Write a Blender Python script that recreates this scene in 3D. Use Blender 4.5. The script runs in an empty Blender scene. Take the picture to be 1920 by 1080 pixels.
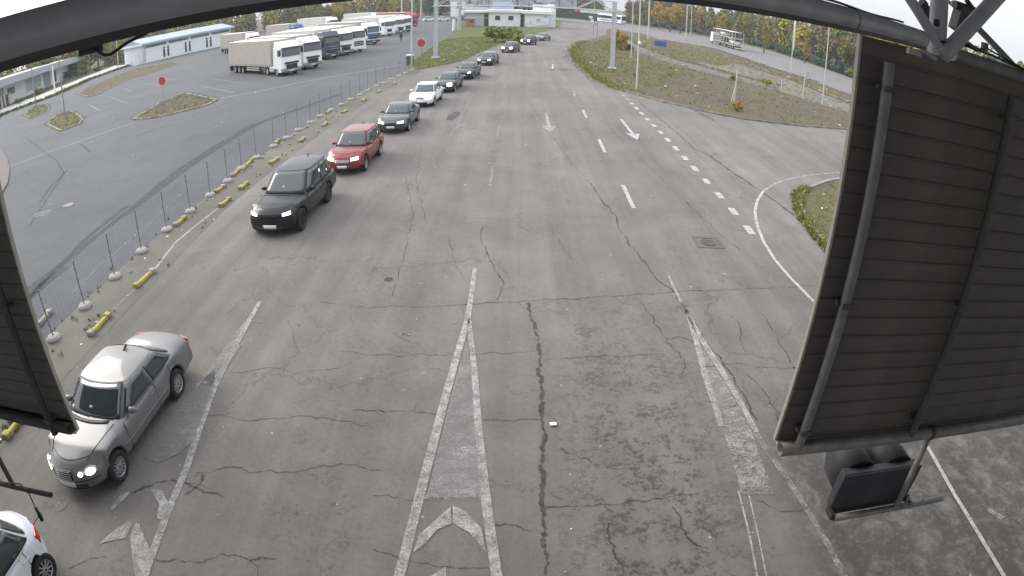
import bpy, bmesh, math, random
import numpy as np
from mathutils import Vector, Matrix

rnd = random.Random(11)
scene = bpy.context.scene
COL = scene.collection

# ------------------------------------------------------------------ camera
# wide-angle surveillance camera 7.73 m up on a gantry, pitched 27 degrees down,
# with the barrel distortion of its short lens (polynomial fisheye lens)
CAM_H, PITCH, ROLL = 7.7336, 0.4712, -0.0232
F, K3, K5 = 1.1801, 0.1142, -0.0485


def cam_rot():
    c, s = math.cos(ROLL), math.sin(ROLL)
    r1 = np.array([[c, 0, s], [0, 1, 0], [-s, 0, c]])
    c, s = math.cos(PITCH), math.sin(PITCH)
    r2 = np.array([[1, 0, 0], [0, c, s], [0, -s, c]])
    return r2 @ r1


RC = cam_rot()
cam = bpy.data.cameras.new('camera')
cam.type = 'PANO'
for tgt in (cam, getattr(cam, 'cycles', None)):
    if tgt is None or not hasattr(tgt, 'panorama_type'):
        continue
    tgt.panorama_type = 'FISHEYE_LENS_POLYNOMIAL'
    tgt.fisheye_fov = math.radians(178)
    tgt.fisheye_polynomial_k0 = 0.0
    tgt.fisheye_polynomial_k1 = -4.54412731e-02
    tgt.fisheye_polynomial_k2 = 1.09872931e-04
    tgt.fisheye_polynomial_k3 = -3.03589156e-05
    tgt.fisheye_polynomial_k4 = 8.94701999e-07
cam.sensor_fit = 'HORIZONTAL'
cam.sensor_width = 36.0
cam.sensor_height = 20.25
cam.clip_start = 0.05
cam.clip_end = 6000
cam_o = bpy.data.objects.new('camera', cam)
COL.objects.link(cam_o)
M3 = RC @ np.array([[1, 0, 0], [0, 0, -1], [0, 1, 0]])
m4 = Matrix([list(M3[i]) + [0] for i in range(3)] + [[0, 0, 0, 1]])
m4.translation = Vector((0, 0, CAM_H))
cam_o.matrix_world = m4
scene.camera = cam_o


def surv(x, y, z=0.0):
    """survey point: where the sight line of photo pixel (x, y) meets height z"""
    dx, dz = x - 960, -(y - 540)
    r = math.hypot(dx, dz) + 1e-9
    q = r / 1000
    th = (q / F) * (1 + K3 * q * q + K5 * q ** 4)
    s = math.sin(th) / r
    d = RC @ np.array([dx * s, math.cos(th), dz * s])
    t = (CAM_H - z) / -d[2]
    return Vector((d[0] * t, d[1] * t, z))


def G2(x, y, z=0.0):
    p = surv(x, y, z)
    return (p.x, p.y)


# ------------------------------------------------------------------ light
SUN_EL, SUN_AZ = math.radians(32), math.radians(-62)      # azimuth from +y towards +x
world = bpy.data.worlds.new('World')
scene.world = world
world.use_nodes = True
nt = world.node_tree
nt.nodes.clear()
sky = nt.nodes.new('ShaderNodeTexSky')
sky.sky_type = 'NISHITA'
sky.sun_disc = False
sky.sun_elevation = SUN_EL
sky.sun_rotation = SUN_AZ
sky.air_density = 1.2
sky.dust_density = 3.0
sky.ozone_density = 1.0
hs = nt.nodes.new('ShaderNodeHueSaturation')
hs.inputs['Saturation'].default_value = 0.42
mixc = nt.nodes.new('ShaderNodeMixRGB')                    # veil of even overcast cloud
mixc.inputs[0].default_value = 0.72
# overcast luminance law: the horizon is about a third as bright as the zenith
wtc = nt.nodes.new('ShaderNodeTexCoord')
wsx = nt.nodes.new('ShaderNodeSeparateXYZ')
nt.links.new(wtc.outputs['Generated'], wsx.inputs[0])
wmr = nt.nodes.new('ShaderNodeMapRange')
wmr.inputs[1].default_value = 0.0
wmr.inputs[2].default_value = 1.0
wmr.inputs[3].default_value = 0.34
wmr.inputs[4].default_value = 1.02
nt.links.new(wsx.outputs[2], wmr.inputs[0])
wcol = nt.nodes.new('ShaderNodeMixRGB')
wcol.blend_type = 'MULTIPLY'
wcol.inputs[0].default_value = 1.0
wcol.inputs[1].default_value = (9.6, 9.9, 10.4, 1)
nt.links.new(wmr.outputs[0], wcol.inputs[2])
nt.links.new(wcol.outputs[0], mixc.inputs[2])
bg = nt.nodes.new('ShaderNodeBackground')
bg.inputs[1].default_value = 0.11
wo = nt.nodes.new('ShaderNodeOutputWorld')
nt.links.new(sky.outputs[0], hs.inputs['Color'])
nt.links.new(hs.outputs[0], mixc.inputs[1])
nt.links.new(mixc.outputs[0], bg.inputs[0])
nt.links.new(bg.outputs[0], wo.inputs[0])
sun = bpy.data.lights.new('sun', 'SUN')
sun.energy = 0.9
sun.angle = math.radians(35)
sun.color = (1.0, 0.95, 0.88)
sun_o = bpy.data.objects.new('sun', sun)
COL.objects.link(sun_o)
sd = Vector((math.sin(SUN_AZ) * math.cos(SUN_EL), math.cos(SUN_AZ) * math.cos(SUN_EL), math.sin(SUN_EL)))
sun_o.rotation_euler = sd.to_track_quat('Z', 'Y').to_euler()
scene.view_settings.view_transform = 'Standard'
scene.view_settings.look = 'None'
scene.view_settings.exposure = 1.28
scene.view_settings.gamma = 1
scene.view_settings.use_curve_mapping = False
scene.render.engine = 'CYCLES'
scene.cycles.max_bounces = 6
scene.cycles.transparent_max_bounces = 12


# ------------------------------------------------------------------ object helpers
def link(o, parent=None):
    COL.objects.link(o)
    if parent is not None:
        o.parent = parent
    return o


def tag(o, label=None, cat=None, group=None, kind=None):
    if label:
        o['label'] = label
    if cat:
        o['category'] = cat
    if group:
        o['group'] = group
    if kind:
        o['kind'] = kind
    return o


def empty(name, loc, rz=0.0):
    o = bpy.data.objects.new(name, None)
    o.location = loc
    o.rotation_euler = (0, 0, rz)
    o.empty_display_size = 0.2
    return link(o)


KIDS = {}


def children(o):
    return [c for c in bpy.data.objects if c.parent == o]


def copy_tree(o, parent=None):
    c = o.copy()
    COL.objects.link(c)
    if parent is not None:
        c.parent = parent
    for ch in children(o):
        copy_tree(ch, c)
    return c


ORD = ['first', 'second', 'third', 'fourth', 'fifth', 'sixth', 'seventh', 'eighth', 'ninth', 'tenth', 'eleventh',
       'twelfth', 'thirteenth', 'fourteenth', 'fifteenth', 'sixteenth', 'seventeenth', 'eighteenth', 'nineteenth',
       'twentieth', 'twenty-first', 'twenty-second', 'twenty-third', 'twenty-fourth', 'twenty-fifth', 'twenty-sixth',
       'twenty-seventh', 'twenty-eighth', 'twenty-ninth', 'thirtieth']


class MB:
    """collects simple shapes and links them as one mesh object"""

    def __init__(self):
        self.v, self.f, self.m, self.s = [], [], [], []

    def add(self, vs, fs, mi=0, smooth=False):
        n = len(self.v)
        self.v += [tuple(p) for p in vs]
        for f in fs:
            self.f.append([i + n for i in f])
            self.m.append(mi)
            self.s.append(smooth)
        return self

    def box(self, c, s, mi=0, rz=0.0, M=None):
        hx, hy, hz = s[0] / 2, s[1] / 2, s[2] / 2
        vs = [(sx * hx, sy * hy, sz * hz) for sx in (-1, 1) for sy in (-1, 1) for sz in (-1, 1)]
        if M is not None:
            vs = [tuple(M @ Vector(p) + Vector(c)) for p in vs]
        else:
            cr, sr = math.cos(rz), math.sin(rz)
            vs = [(c[0] + p[0] * cr - p[1] * sr, c[1] + p[0] * sr + p[1] * cr, c[2] + p[2]) for p in vs]
        return self.add(vs, [(0, 1, 3, 2), (4, 6, 7, 5), (0, 4, 5, 1), (2, 3, 7, 6), (0, 2, 6, 4), (1, 5, 7, 3)], mi)

    def cyl(self, p0, p1, r0, r1=None, n=12, mi=0, caps=True, smooth=True):
        r1 = r0 if r1 is None else r1
        p0, p1 = Vector(p0), Vector(p1)
        d = (p1 - p0).normalized()
        a = d.orthogonal().normalized()
        b = d.cross(a)
        vs = []
        for p, r in ((p0, r0), (p1, r1)):
            for k in range(n):
                t = 2 * math.pi * k / n
                vs.append(p + a * math.cos(t) * r + b * math.sin(t) * r)
        self.add(vs, [(k, (k + 1) % n, n + (k + 1) % n, n + k) for k in range(n)], mi, smooth)
        if caps:
            self.add(vs[:n], [tuple(range(n - 1, -1, -1))], mi)
            self.add(vs[n:], [tuple(range(n))], mi)
        return self

    def tube(self, pts, r, n=6, mi=0):
        pts = [Vector(p) for p in pts]
        rings = []
        up = None
        for i, p in enumerate(pts):
            d = (pts[min(i + 1, len(pts) - 1)] - pts[max(i - 1, 0)]).normalized()
            if up is None:
                up = d.orthogonal().normalized()
            up = (up - d * up.dot(d)).normalized()
            b = d.cross(up)
            rings.append([p + up * math.cos(2 * math.pi * k / n) * r + b * math.sin(2 * math.pi * k / n) * r for k in range(n)])
        vs = [q for rg in rings for q in rg]
        fs = []
        for i in range(len(pts) - 1):
            for k in range(n):
                fs.append((i * n + k, i * n + (k + 1) % n, (i + 1) * n + (k + 1) % n, (i + 1) * n + k))
        return self.add(vs, fs, mi, True)

    def hollow(self, p0, p1, r, wall=0.006, n=18, mi=0):
        """open pipe"""
        p0, p1 = Vector(p0), Vector(p1)
        d = (p1 - p0).normalized()
        a = d.orthogonal().normalized()
        b = d.cross(a)
        vs = []
        for p, rr in ((p0, r), (p1, r), (p1, r - wall), (p0, r - wall)):
            for k in range(n):
                t = 2 * math.pi * k / n
                vs.append(p + a * math.cos(t) * rr + b * math.sin(t) * rr)
        fs = []
        for j in range(4):
            for k in range(n):
                j2 = (j + 1) % 4
                fs.append((j * n + k, j * n + (k + 1) % n, j2 * n + (k + 1) % n, j2 * n + k))
        return self.add(vs, fs, mi, True)

    def prism(self, poly, z0, z1, mi=0, bottom=False):
        n = len(poly)
        area = sum(poly[i][0] * poly[(i + 1) % n][1] - poly[(i + 1) % n][0] * poly[i][1] for i in range(n))
        if area < 0:
            poly = poly[::-1]
        vs = [(p[0], p[1], z0) for p in poly] + [(p[0], p[1], z1) for p in poly]
        fs = [(i, (i + 1) % n, n + (i + 1) % n, n + i) for i in range(n)] + [tuple(range(n, 2 * n))]
        if bottom:
            fs.append(tuple(range(n - 1, -1, -1)))
        return self.add(vs, fs, mi)

    def flat(self, poly, z, mi=0):
        n = len(poly)
        area = sum(poly[i][0] * poly[(i + 1) % n][1] - poly[(i + 1) % n][0] * poly[i][1] for i in range(n))
        if area < 0:
            poly = poly[::-1]
        return self.add([(p[0], p[1], z) for p in poly], [tuple(range(n))], mi)

    def strip(self, pts, w, z, mi=0):
        """flat ribbon along ground points; w a number or a list"""
        n = len(pts)
        vs = []
        for i, p in enumerate(pts):
            a, b = pts[max(i - 1, 0)], pts[min(i + 1, n - 1)]
            d = Vector((b[0] - a[0], b[1] - a[1], 0))
            d.normalize()
            ww = (w[i] if isinstance(w, (list, tuple)) else w) / 2
            vs += [(p[0] + d.y * ww, p[1] - d.x * ww, z), (p[0] - d.y * ww, p[1] + d.x * ww, z)]
        return self.add(vs, [(2 * i, 2 * i + 2, 2 * i + 3, 2 * i + 1) for i in range(n - 1)], mi)

    def mesh(self, name, mats):
        me = bpy.data.meshes.new(name)
        me.from_pydata(self.v, [], self.f)
        for m in (mats if isinstance(mats, (list, tuple)) else [mats]):
            me.materials.append(m)
        me.polygons.foreach_set('material_index', self.m)
        me.polygons.foreach_set('use_smooth', self.s)
        me.validate()
        me.update()
        return me

    def build(self, name, mats, parent=None, bevel=0.0, loc=None, fix=False, sub=0):
        me = self.mesh(name, mats)
        if fix:
            bm = bmesh.new()
            bm.from_mesh(me)
            bmesh.ops.remove_doubles(bm, verts=bm.verts, dist=0.0004)
            bmesh.ops.recalc_face_normals(bm, faces=bm.faces)
            bm.to_mesh(me)
            bm.free()
        o = bpy.data.objects.new(name, me)
        if loc is not None:
            o.location = loc
        link(o, parent)
        if bevel:
            b = o.modifiers.new('bevel', 'BEVEL')
            b.width = bevel
            b.segments = 2
            b.limit_method = 'ANGLE'
            b.harden_normals = False
        if sub:
            s = o.modifiers.new('subsurf', 'SUBSURF')
            s.levels = s.render_levels = sub
        return o


# ------------------------------------------------------------------ materials
def node(nt, t, **kw):
    n = nt.nodes.new(t)
    for k, v in kw.items():
        if k.startswith('i_'):
            n.inputs[k[2:].replace('_', ' ')].default_value = v
        else:
            setattr(n, k, v)
    return n


def math_n(nt, op, a, b=None, c=None, clamp=False):
    n = nt.nodes.new('ShaderNodeMath')
    n.operation = op
    n.use_clamp = clamp
    for i, v in enumerate((a, b, c)):
        if v is None:
            continue
        if isinstance(v, (int, float)):
            n.inputs[i].default_value = v
        else:
            nt.links.new(v, n.inputs[i])
    return n.outputs[0]


def ramp(nt, v, lo, hi, a=0.0, b=1.0):
    n = nt.nodes.new('ShaderNodeMapRange')
    n.clamp = True
    n.inputs[1].default_value = lo
    n.inputs[2].default_value = hi
    n.inputs[3].default_value = a
    n.inputs[4].default_value = b
    nt.links.new(v, n.inputs[0])
    return n.outputs[0]


def noise(nt, vec, scale, detail=4, rough=0.55, stretch=None, dist=0.0):
    if stretch:
        mp = nt.nodes.new('ShaderNodeMapping')
        mp.inputs['Scale'].default_value = stretch
        nt.links.new(vec, mp.inputs[0])
        vec = mp.outputs[0]
    n = nt.nodes.new('ShaderNodeTexNoise')
    n.inputs['Scale'].default_value = scale
    n.inputs['Detail'].default_value = detail
    n.inputs['Roughness'].default_value = rough
    n.inputs['Distortion'].default_value = dist
    nt.links.new(vec, n.inputs['Vector'])
    return n.outputs[0]


def mixrgb(nt, fac, a, b, mode='MIX'):
    n = nt.nodes.new('ShaderNodeMixRGB')
    n.blend_type = mode
    for i, v in ((0, fac), (1, a), (2, b)):
        if isinstance(v, (int, float)):
            n.inputs[i].default_value = v
        elif isinstance(v, tuple):
            n.inputs[i].default_value = (*v[:3], 1)
        else:
            nt.links.new(v, n.inputs[i])
    return n.outputs[0]


def new_mat(name):
    m = bpy.data.materials.new(name)
    m.use_nodes = True
    nt = m.node_tree
    b = nt.nodes['Principled BSDF']
    tc = nt.nodes.new('ShaderNodeTexCoord')
    return m, nt, b, tc.outputs['Object']


def mat(name, col, rough=0.6, metal=0.0, var=0.12, scale=6.0, dirt=0.0, dirtcol=(0.1, 0.09, 0.08), coat=0.0, spec=0.5,
        bump=0.0, objrand=0.0):
    m, nt, b, v = new_mat(name)
    c = mixrgb(nt, 1.0, tuple(col), (1, 1, 1), 'MULTIPLY')
    if var:
        n = noise(nt, v, scale, 5)
        c = mixrgb(nt, ramp(nt, n, 0.3, 0.7), tuple(x * (1 - var) for x in col), tuple(min(1, x * (1 + var)) for x in col))
    if objrand:
        oi = nt.nodes.new('ShaderNodeObjectInfo')
        hsv = nt.nodes.new('ShaderNodeHueSaturation')
        nt.links.new(ramp(nt, oi.outputs['Random'], 0, 1, 1 - objrand, 1 + objrand), hsv.inputs['Value'])
        nt.links.new(c, hsv.inputs['Color'])
        c = hsv.outputs[0]
    if dirt:
        n = noise(nt, v, scale * 0.6, 6, 0.65)
        c = mixrgb(nt, ramp(nt, n, 0.48, 0.72, 0, dirt), c, tuple(dirtcol))
    nt.links.new(c, b.inputs['Base Color'])
    b.inputs['Roughness'].default_value = rough
    b.inputs['Metallic'].default_value = metal
    b.inputs['Specular IOR Level'].default_value = spec
    if coat:
        b.inputs['Coat Weight'].default_value = coat
        b.inputs['Coat Roughness'].default_value = 0.06
    if bump:
        n = noise(nt, v, scale * 6, 4)
        bp = nt.nodes.new('ShaderNodeBump')
        bp.inputs['Strength'].default_value = bump
        bp.inputs['Distance'].default_value = 0.01
        nt.links.new(n, bp.inputs['Height'])
        nt.links.new(bp.outputs[0], b.inputs['Normal'])
    return m


def emit(name, col, strength):
    m, nt, b, v = new_mat(name)
    b.inputs['Base Color'].default_value = (0.8, 0.8, 0.8, 1)
    b.inputs['Emission Color'].default_value = (*col, 1)
    b.inputs['Emission Strength'].default_value = strength
    return m


def asphalt(name, col, crack=1.0, streak=0.0, stains=0.0, var=0.16, tint=None, seed=0.0, crackscale=0.33):
    m, nt, b, v = new_mat(name)
    mp = nt.nodes.new('ShaderNodeMapping')
    mp.inputs['Location'].default_value = (seed, seed * 0.7, 0)
    nt.links.new(v, mp.inputs[0])
    v0, v = v, mp.outputs[0]
    n_big = noise(nt, v, 0.11, 5, 0.6)
    n_mid = noise(nt, v, 0.9, 6, 0.65)
    n_fine = noise(nt, v, 38.0, 3, 0.7)
    n_grain = noise(nt, v, 9.0, 5, 0.75)
    c = mixrgb(nt, ramp(nt, n_big, 0.32, 0.68), tuple(x * (1 - var) for x in col), tuple(x * (1 + var) for x in (tint or col)))
    c = mixrgb(nt, 1.0, c, ramp(nt, n_mid, 0.25, 0.75, 0.86, 1.12), 'MULTIPLY')
    c = mixrgb(nt, 1.0, c, ramp(nt, n_grain, 0.25, 0.75, 0.86, 1.13), 'MULTIPLY')
    c = mixrgb(nt, 1.0, c, ramp(nt, n_fine, 0.2, 0.8, 0.8, 1.2), 'MULTIPLY')
    if streak:
        n = noise(nt, v, 1.0, 4, 0.6, stretch=(1.1, 0.045, 1))
        c = mixrgb(nt, 1.0, c, ramp(nt, n, 0.3, 0.72, 1 - streak, 1 + streak * 0.7), 'MULTIPLY')
    sx = nt.nodes.new('ShaderNodeSeparateXYZ')
    nt.links.new(v0, sx.inputs[0])
    X, Y = sx.outputs[0], sx.outputs[1]
    if stains:
        # oil drips along the lane centres and the damp crusted patches of the right-hand lane
        def band(x0, w):
            return ramp(nt, math_n(nt, 'ABSOLUTE', math_n(nt, 'SUBTRACT', X, x0)), w, w * 0.35)
        blot = noise(nt, v, 1.9, 9, 0.74, dist=0.4)
        fineb = noise(nt, v, 8.0, 7, 0.75)
        near = ramp(nt, Y, 17, 9)
        a1 = math_n(nt, 'MULTIPLY', band(-3.2, 2.0), ramp(nt, blot, 0.46, 0.62))
        a1 = math_n(nt, 'MULTIPLY', a1, ramp(nt, fineb, 0.5, 0.66))
        a1 = math_n(nt, 'MULTIPLY', a1, ramp(nt, Y, 42, 14, 0.3, 1.0))
        a2 = math_n(nt, 'MULTIPLY', band(2.6, 2.2), ramp(nt, blot, 0.47, 0.54))
        a2 = math_n(nt, 'MULTIPLY', a2, ramp(nt, fineb, 0.45, 0.54))
        a2 = math_n(nt, 'MULTIPLY', a2, near)
        a3 = math_n(nt, 'MULTIPLY', ramp(nt, X, 4.5, 5.6), ramp(nt, blot, 0.36, 0.52))
        a3 = math_n(nt, 'MULTIPLY', a3, ramp(nt, fineb, 0.3, 0.46))
        a3 = math_n(nt, 'MULTIPLY', a3, ramp(nt, Y, 11.5, 7.5))
        st = math_n(nt, 'MAXIMUM', math_n(nt, 'MAXIMUM', a1, a2), a3)
        c = mixrgb(nt, math_n(nt, 'MULTIPLY', st, stains), c, (0.022, 0.021, 0.02))
        # small dark drips anywhere
        sp = noise(nt, v, 3.3, 3, 0.5)
        spot = math_n(nt, 'MULTIPLY', ramp(nt, sp, 0.69, 0.73), ramp(nt, n_mid, 0.45, 0.6))
        c = mixrgb(nt, math_n(nt, 'MULTIPLY', spot, 0.55), c, (0.03, 0.03, 0.03))
        # pale specks
    pk = noise(nt, v, 6.1, 2, 0.5)
    c = mixrgb(nt, ramp(nt, pk, 0.745, 0.76, 0, 0.5), c, (0.5, 0.49, 0.46))
    if crack:
        w1 = nt.nodes.new('ShaderNodeTexNoise')
        w1.inputs['Scale'].default_value = 0.9
        w1.inputs['Detail'].default_value = 9
        w1.inputs['Roughness'].default_value = 0.7
        nt.links.new(v, w1.inputs['Vector'])
        va = nt.nodes.new('ShaderNodeVectorMath')
        va.operation = 'MULTIPLY_ADD'
        va.inputs[1].default_value = (1.9, 1.9, 0)
        nt.links.new(w1.outputs['Color'], va.inputs[0])
        nt.links.new(v, va.inputs[2])
        for sc, wd, lo in ((crackscale, 0.0085, 0.47), (crackscale * 2.7, 0.012, 0.56)):
            vo = nt.nodes.new('ShaderNodeTexVoronoi')
            vo.feature = 'DISTANCE_TO_EDGE'
            vo.inputs['Scale'].default_value = sc
            nt.links.new(va.outputs[0], vo.inputs['Vector'])
            ms = noise(nt, v, 0.23 if sc < 0.5 else 0.4, 3, 0.5)
            k = math_n(nt, 'MULTIPLY', ramp(nt, vo.outputs[0], wd, wd * 0.3), ramp(nt, ms, lo, lo + 0.08))
            c = mixrgb(nt, math_n(nt, 'MULTIPLY', k, 0.5 * crack), c, (0.045, 0.043, 0.042))
    nt.links.new(c, b.inputs['Base Color'])
    b.inputs['Roughness'].default_value = 0.88
    b.inputs['Specular IOR Level'].default_value = 0.35
    bp = nt.nodes.new('ShaderNodeBump')
    bp.inputs['Strength'].default_value = 0.35
    bp.inputs['Distance'].default_value = 0.01
    nt.links.new(math_n(nt, 'ADD', n_fine, math_n(nt, 'MULTIPLY', n_grain, 0.6)), bp.inputs['Height'])
    nt.links.new(bp.outputs[0], b.inputs['Normal'])
    return m


def worn_paint(name, col, cover, scale=7.0, soft=0.1):
    """road paint worn through to the asphalt; cover 0..1"""
    m, nt, b, v = new_mat(name)
    n1 = noise(nt, v, scale, 8, 0.72)
    n2 = noise(nt, v, max(1.6, scale * 0.11), 6, 0.7)
    s = math_n(nt, 'ADD', math_n(nt, 'MULTIPLY', n1, 0.52), math_n(nt, 'MULTIPLY', n2, 0.48))
    lo = 0.5 + (0.5 - cover) * 0.34
    k = ramp(nt, s, lo - soft / 2, lo + soft / 2)
    vcol = mixrgb(nt, ramp(nt, noise(nt, v, 14, 4), 0.3, 0.7), tuple(x * 0.78 for x in col), tuple(col))
    nt.links.new(vcol, b.inputs['Base Color'])
    b.inputs['Roughness'].default_value = 0.8
    tr = nt.nodes.new('ShaderNodeBsdfTransparent')
    mx = nt.nodes.new('ShaderNodeMixShader')
    nt.links.new(k, mx.inputs[0])
    nt.links.new(tr.outputs[0], mx.inputs[1])
    nt.links.new(b.outputs[0], mx.inputs[2])
    nt.links.new(mx.outputs[0], nt.nodes['Material Output'].inputs[0])
    return m


def earth(name, dirt, grass, bias=0.5, dry=(0.16, 0.13, 0.075), seed=0.0):
    m, nt, b, v = new_mat(name)
    mp = nt.nodes.new('ShaderNodeMapping')
    mp.inputs['Location'].default_value = (seed, seed, 0)
    nt.links.new(v, mp.inputs[0])
    v = mp.outputs[0]
    n1 = noise(nt, v, 0.16, 6, 0.65)
    n2 = noise(nt, v, 1.3, 6, 0.7)
    n3 = noise(nt, v, 7.0, 5, 0.75)
    k = ramp(nt, math_n(nt, 'ADD', math_n(nt, 'MULTIPLY', n1, 0.65), math_n(nt, 'MULTIPLY', n2, 0.35)), 0.62 - bias * 0.25, 0.72 - bias * 0.25)
    g = mixrgb(nt, ramp(nt, n2, 0.35, 0.65), tuple(grass), tuple(dry))
    c = mixrgb(nt, k, tuple(dirt), g)
    c = mixrgb(nt, 1.0, c, ramp(nt, n3, 0.25, 0.75, 0.6, 1.35), 'MULTIPLY')
    pk = noise(nt, v, 2.3, 2, 0.5)
    c = mixrgb(nt, ramp(nt, pk, 0.735, 0.75, 0, 0.6), c, (0.42, 0.4, 0.36))
    nt.links.new(c, b.inputs['Base Color'])
    b.inputs['Roughness'].default_value = 0.95
    b.inputs['Specular IOR Level'].default_value = 0.15
    bp = nt.nodes.new('ShaderNodeBump')
    bp.inputs['Strength'].default_value = 0.8
    bp.inputs['Distance'].default_value = 0.06
    nt.links.new(n3, bp.inputs['Height'])
    nt.links.new(bp.outputs[0], b.inputs['Normal'])
    return m


def leaf_mat(name, a, bcol):
    m, nt, b, v = new_mat(name)
    n = noise(nt, v, 0.9, 3, 0.6)
    n2 = noise(nt, v, 6.0, 2, 0.6)
    c = mixrgb(nt, ramp(nt, n, 0.35, 0.65), tuple(a), tuple(bcol))
    c = mixrgb(nt, 1.0, c, ramp(nt, n2, 0.3, 0.7, 0.6, 1.4), 'MULTIPLY')
    nt.links.new(c, b.inputs['Base Color'])
    b.inputs['Roughness'].default_value = 0.8
    b.inputs['Specular IOR Level'].default_value = 0.15
    return m


MT = {}
MT['plaza'] = asphalt('worn_asphalt', (0.153, 0.140, 0.133), crack=1.0, streak=0.2, stains=0.62, tint=(0.161, 0.15, 0.14))
MT['lot'] = asphalt('parking_asphalt', (0.088, 0.091, 0.098), crack=0.8, streak=0.0, stains=0.0, var=0.14, seed=31, crackscale=0.16)
MT['verge'] = asphalt('broken_asphalt', (0.112, 0.103, 0.094), crack=0.6, var=0.25, seed=57, tint=(0.13, 0.125, 0.1))
MT['road'] = asphalt('road_asphalt', (0.17, 0.165, 0.168), crack=0.2, var=0.08, seed=83)
MT['path'] = asphalt('path_gravel', (0.145, 0.132, 0.108), crack=0.0, var=0.2, seed=18)
MT['soil'] = earth('bare_soil', (0.112, 0.092, 0.074), (0.095, 0.09, 0.045), 0.6, dry=(0.135, 0.115, 0.07))
MT['turf'] = earth('thin_turf', (0.11, 0.098, 0.066), (0.07, 0.088, 0.032), 0.85, seed=12)
MT['turf2'] = earth('green_turf', (0.1, 0.092, 0.055), (0.075, 0.098, 0.032), 1.0, dry=(0.12, 0.13, 0.05), seed=40)
MT['field'] = earth('field', (0.1, 0.09, 0.06), (0.07, 0.075, 0.035), 0.7, seed=5)
MT['kerb'] = mat('kerb_concrete', (0.30, 0.29, 0.26), 0.9, var=0.3, scale=3, dirt=0.7, dirtcol=(0.09, 0.085, 0.06))
MT['kerbdark'] = mat('mossy_kerb', (0.2, 0.19, 0.155), 0.9, var=0.4, scale=2, dirt=0.8, dirtcol=(0.07, 0.07, 0.035))
MT['crack'] = worn_paint('crumbled_crack', (0.05, 0.047, 0.045), 0.52, 40, 0.4)
MT['tar'] = worn_paint('tar_smear', (0.045, 0.043, 0.042), 0.5, 12, 0.3)
MT['seam'] = worn_paint('crumbled_seam', (0.06, 0.062, 0.066), 0.45, 7.0, 0.34)
MT['p_hi'] = worn_paint('road_paint', (0.47, 0.46, 0.445), 0.74, 30, 0.22)
MT['p_mid'] = worn_paint('worn_road_paint', (0.44, 0.43, 0.415), 0.56, 34, 0.22)
MT['p_lo'] = worn_paint('faded_road_paint', (0.40, 0.39, 0.38), 0.36, 26, 0.2)
MT['p_film'] = worn_paint('chalky_road_paint', (0.27, 0.263, 0.255), 0.56, 20, 0.4)
MT['yellow'] = mat('yellow_paint', (0.36, 0.31, 0.085), 0.75, var=0.3, scale=9, dirt=0.95, dirtcol=(0.12, 0.1, 0.05))
MT['galv'] = mat('galvanised_steel', (0.24, 0.24, 0.235), 0.55, 0.15, var=0.2, scale=9, dirt=0.35)
MT['postdark'] = mat('dark_post', (0.1, 0.096, 0.092), 0.6, 0.1, var=0.2, scale=7, dirt=0.3)
MT['galvdark'] = mat('dark_steel', (0.075, 0.073, 0.075), 0.55, 0.2, var=0.2, scale=7, dirt=0.3)
MT['beam'] = mat('beam_paint', (0.46, 0.465, 0.5), 0.5, 0.1, var=0.12, scale=6, dirt=0.3, dirtcol=(0.05, 0.045, 0.05))
MT['panel'] = mat('panel_back', (0.125, 0.115, 0.11), 0.6, 0.1, var=0.25, scale=2.5, dirt=0.5, dirtcol=(0.17, 0.155, 0.14))
MT['rim_white'] = mat('sign_edge', (0.48, 0.465, 0.41), 0.6, var=0.1)
MT['black'] = mat('black_plastic', (0.018, 0.018, 0.02), 0.5, var=0.1)
MT['matblack'] = mat('signal_housing', (0.045, 0.045, 0.052), 0.65, var=0.2, scale=10, dirt=0.25, dirtcol=(0.1, 0.1, 0.1))
MT['rubber'] = mat('tyre_rubber', (0.016, 0.016, 0.017), 0.85, var=0.15)
MT['alloy'] = mat('alloy_rim', (0.5, 0.5, 0.51), 0.35, 0.7, var=0.05)
MT['alloydark'] = mat('dark_rim', (0.05, 0.05, 0.055), 0.4, 0.5, var=0.05)
MT['chrome'] = mat('bright_trim', (0.65, 0.65, 0.66), 0.2, 0.9, var=0.03)
MT['glass'] = mat('car_glass', (0.03, 0.04, 0.042), 0.05, 0.0, var=0.1, spec=1.0)
MT['glass2'] = mat('truck_glass', (0.05, 0.06, 0.065), 0.1, 0.0, var=0.1, spec=0.9)
MT['plate'] = mat('number_plate', (0.7, 0.7, 0.7), 0.5, var=0.02)
MT['blue'] = mat('blue_paint', (0.05, 0.11, 0.34), 0.5, var=0.08)
MT['lamp'] = emit('lit_headlamp', (1.0, 0.98, 0.94), 1.7)
MT['lampoff'] = mat('lamp_glass', (0.45, 0.47, 0.48), 0.12, 0.3, var=0.1)
MT['red'] = mat('tail_lamp', (0.5, 0.02, 0.02), 0.2, var=0.1)
MT['signred'] = mat('sign_red', (0.36, 0.045, 0.05), 0.55, var=0.06)
MT['signrim'] = mat('sign_rim', (0.7, 0.45, 0.43), 0.6, var=0.06)
MT['white'] = mat('white_paint', (0.78, 0.78, 0.77), 0.5, var=0.05, dirt=0.2, dirtcol=(0.4, 0.38, 0.34))
MT['whitewall'] = mat('white_render', (0.72, 0.75, 0.78), 0.8, var=0.05, scale=1.5, dirt=0.25, dirtcol=(0.5, 0.5, 0.48))
MT['greywall'] = mat('grey_render', (0.42, 0.44, 0.46), 0.8, var=0.08, scale=1.5, dirt=0.2)
MT['fascia'] = mat('grey_fascia', (0.3, 0.32, 0.34), 0.7, var=0.08)
MT['bluegrey'] = mat('blue_grey_sheet', (0.36, 0.41, 0.5), 0.55, var=0.06, scale=2)
MT['roofblue'] = mat('blue_roof', (0.32, 0.38, 0.48), 0.5, var=0.08, scale=2)
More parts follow.
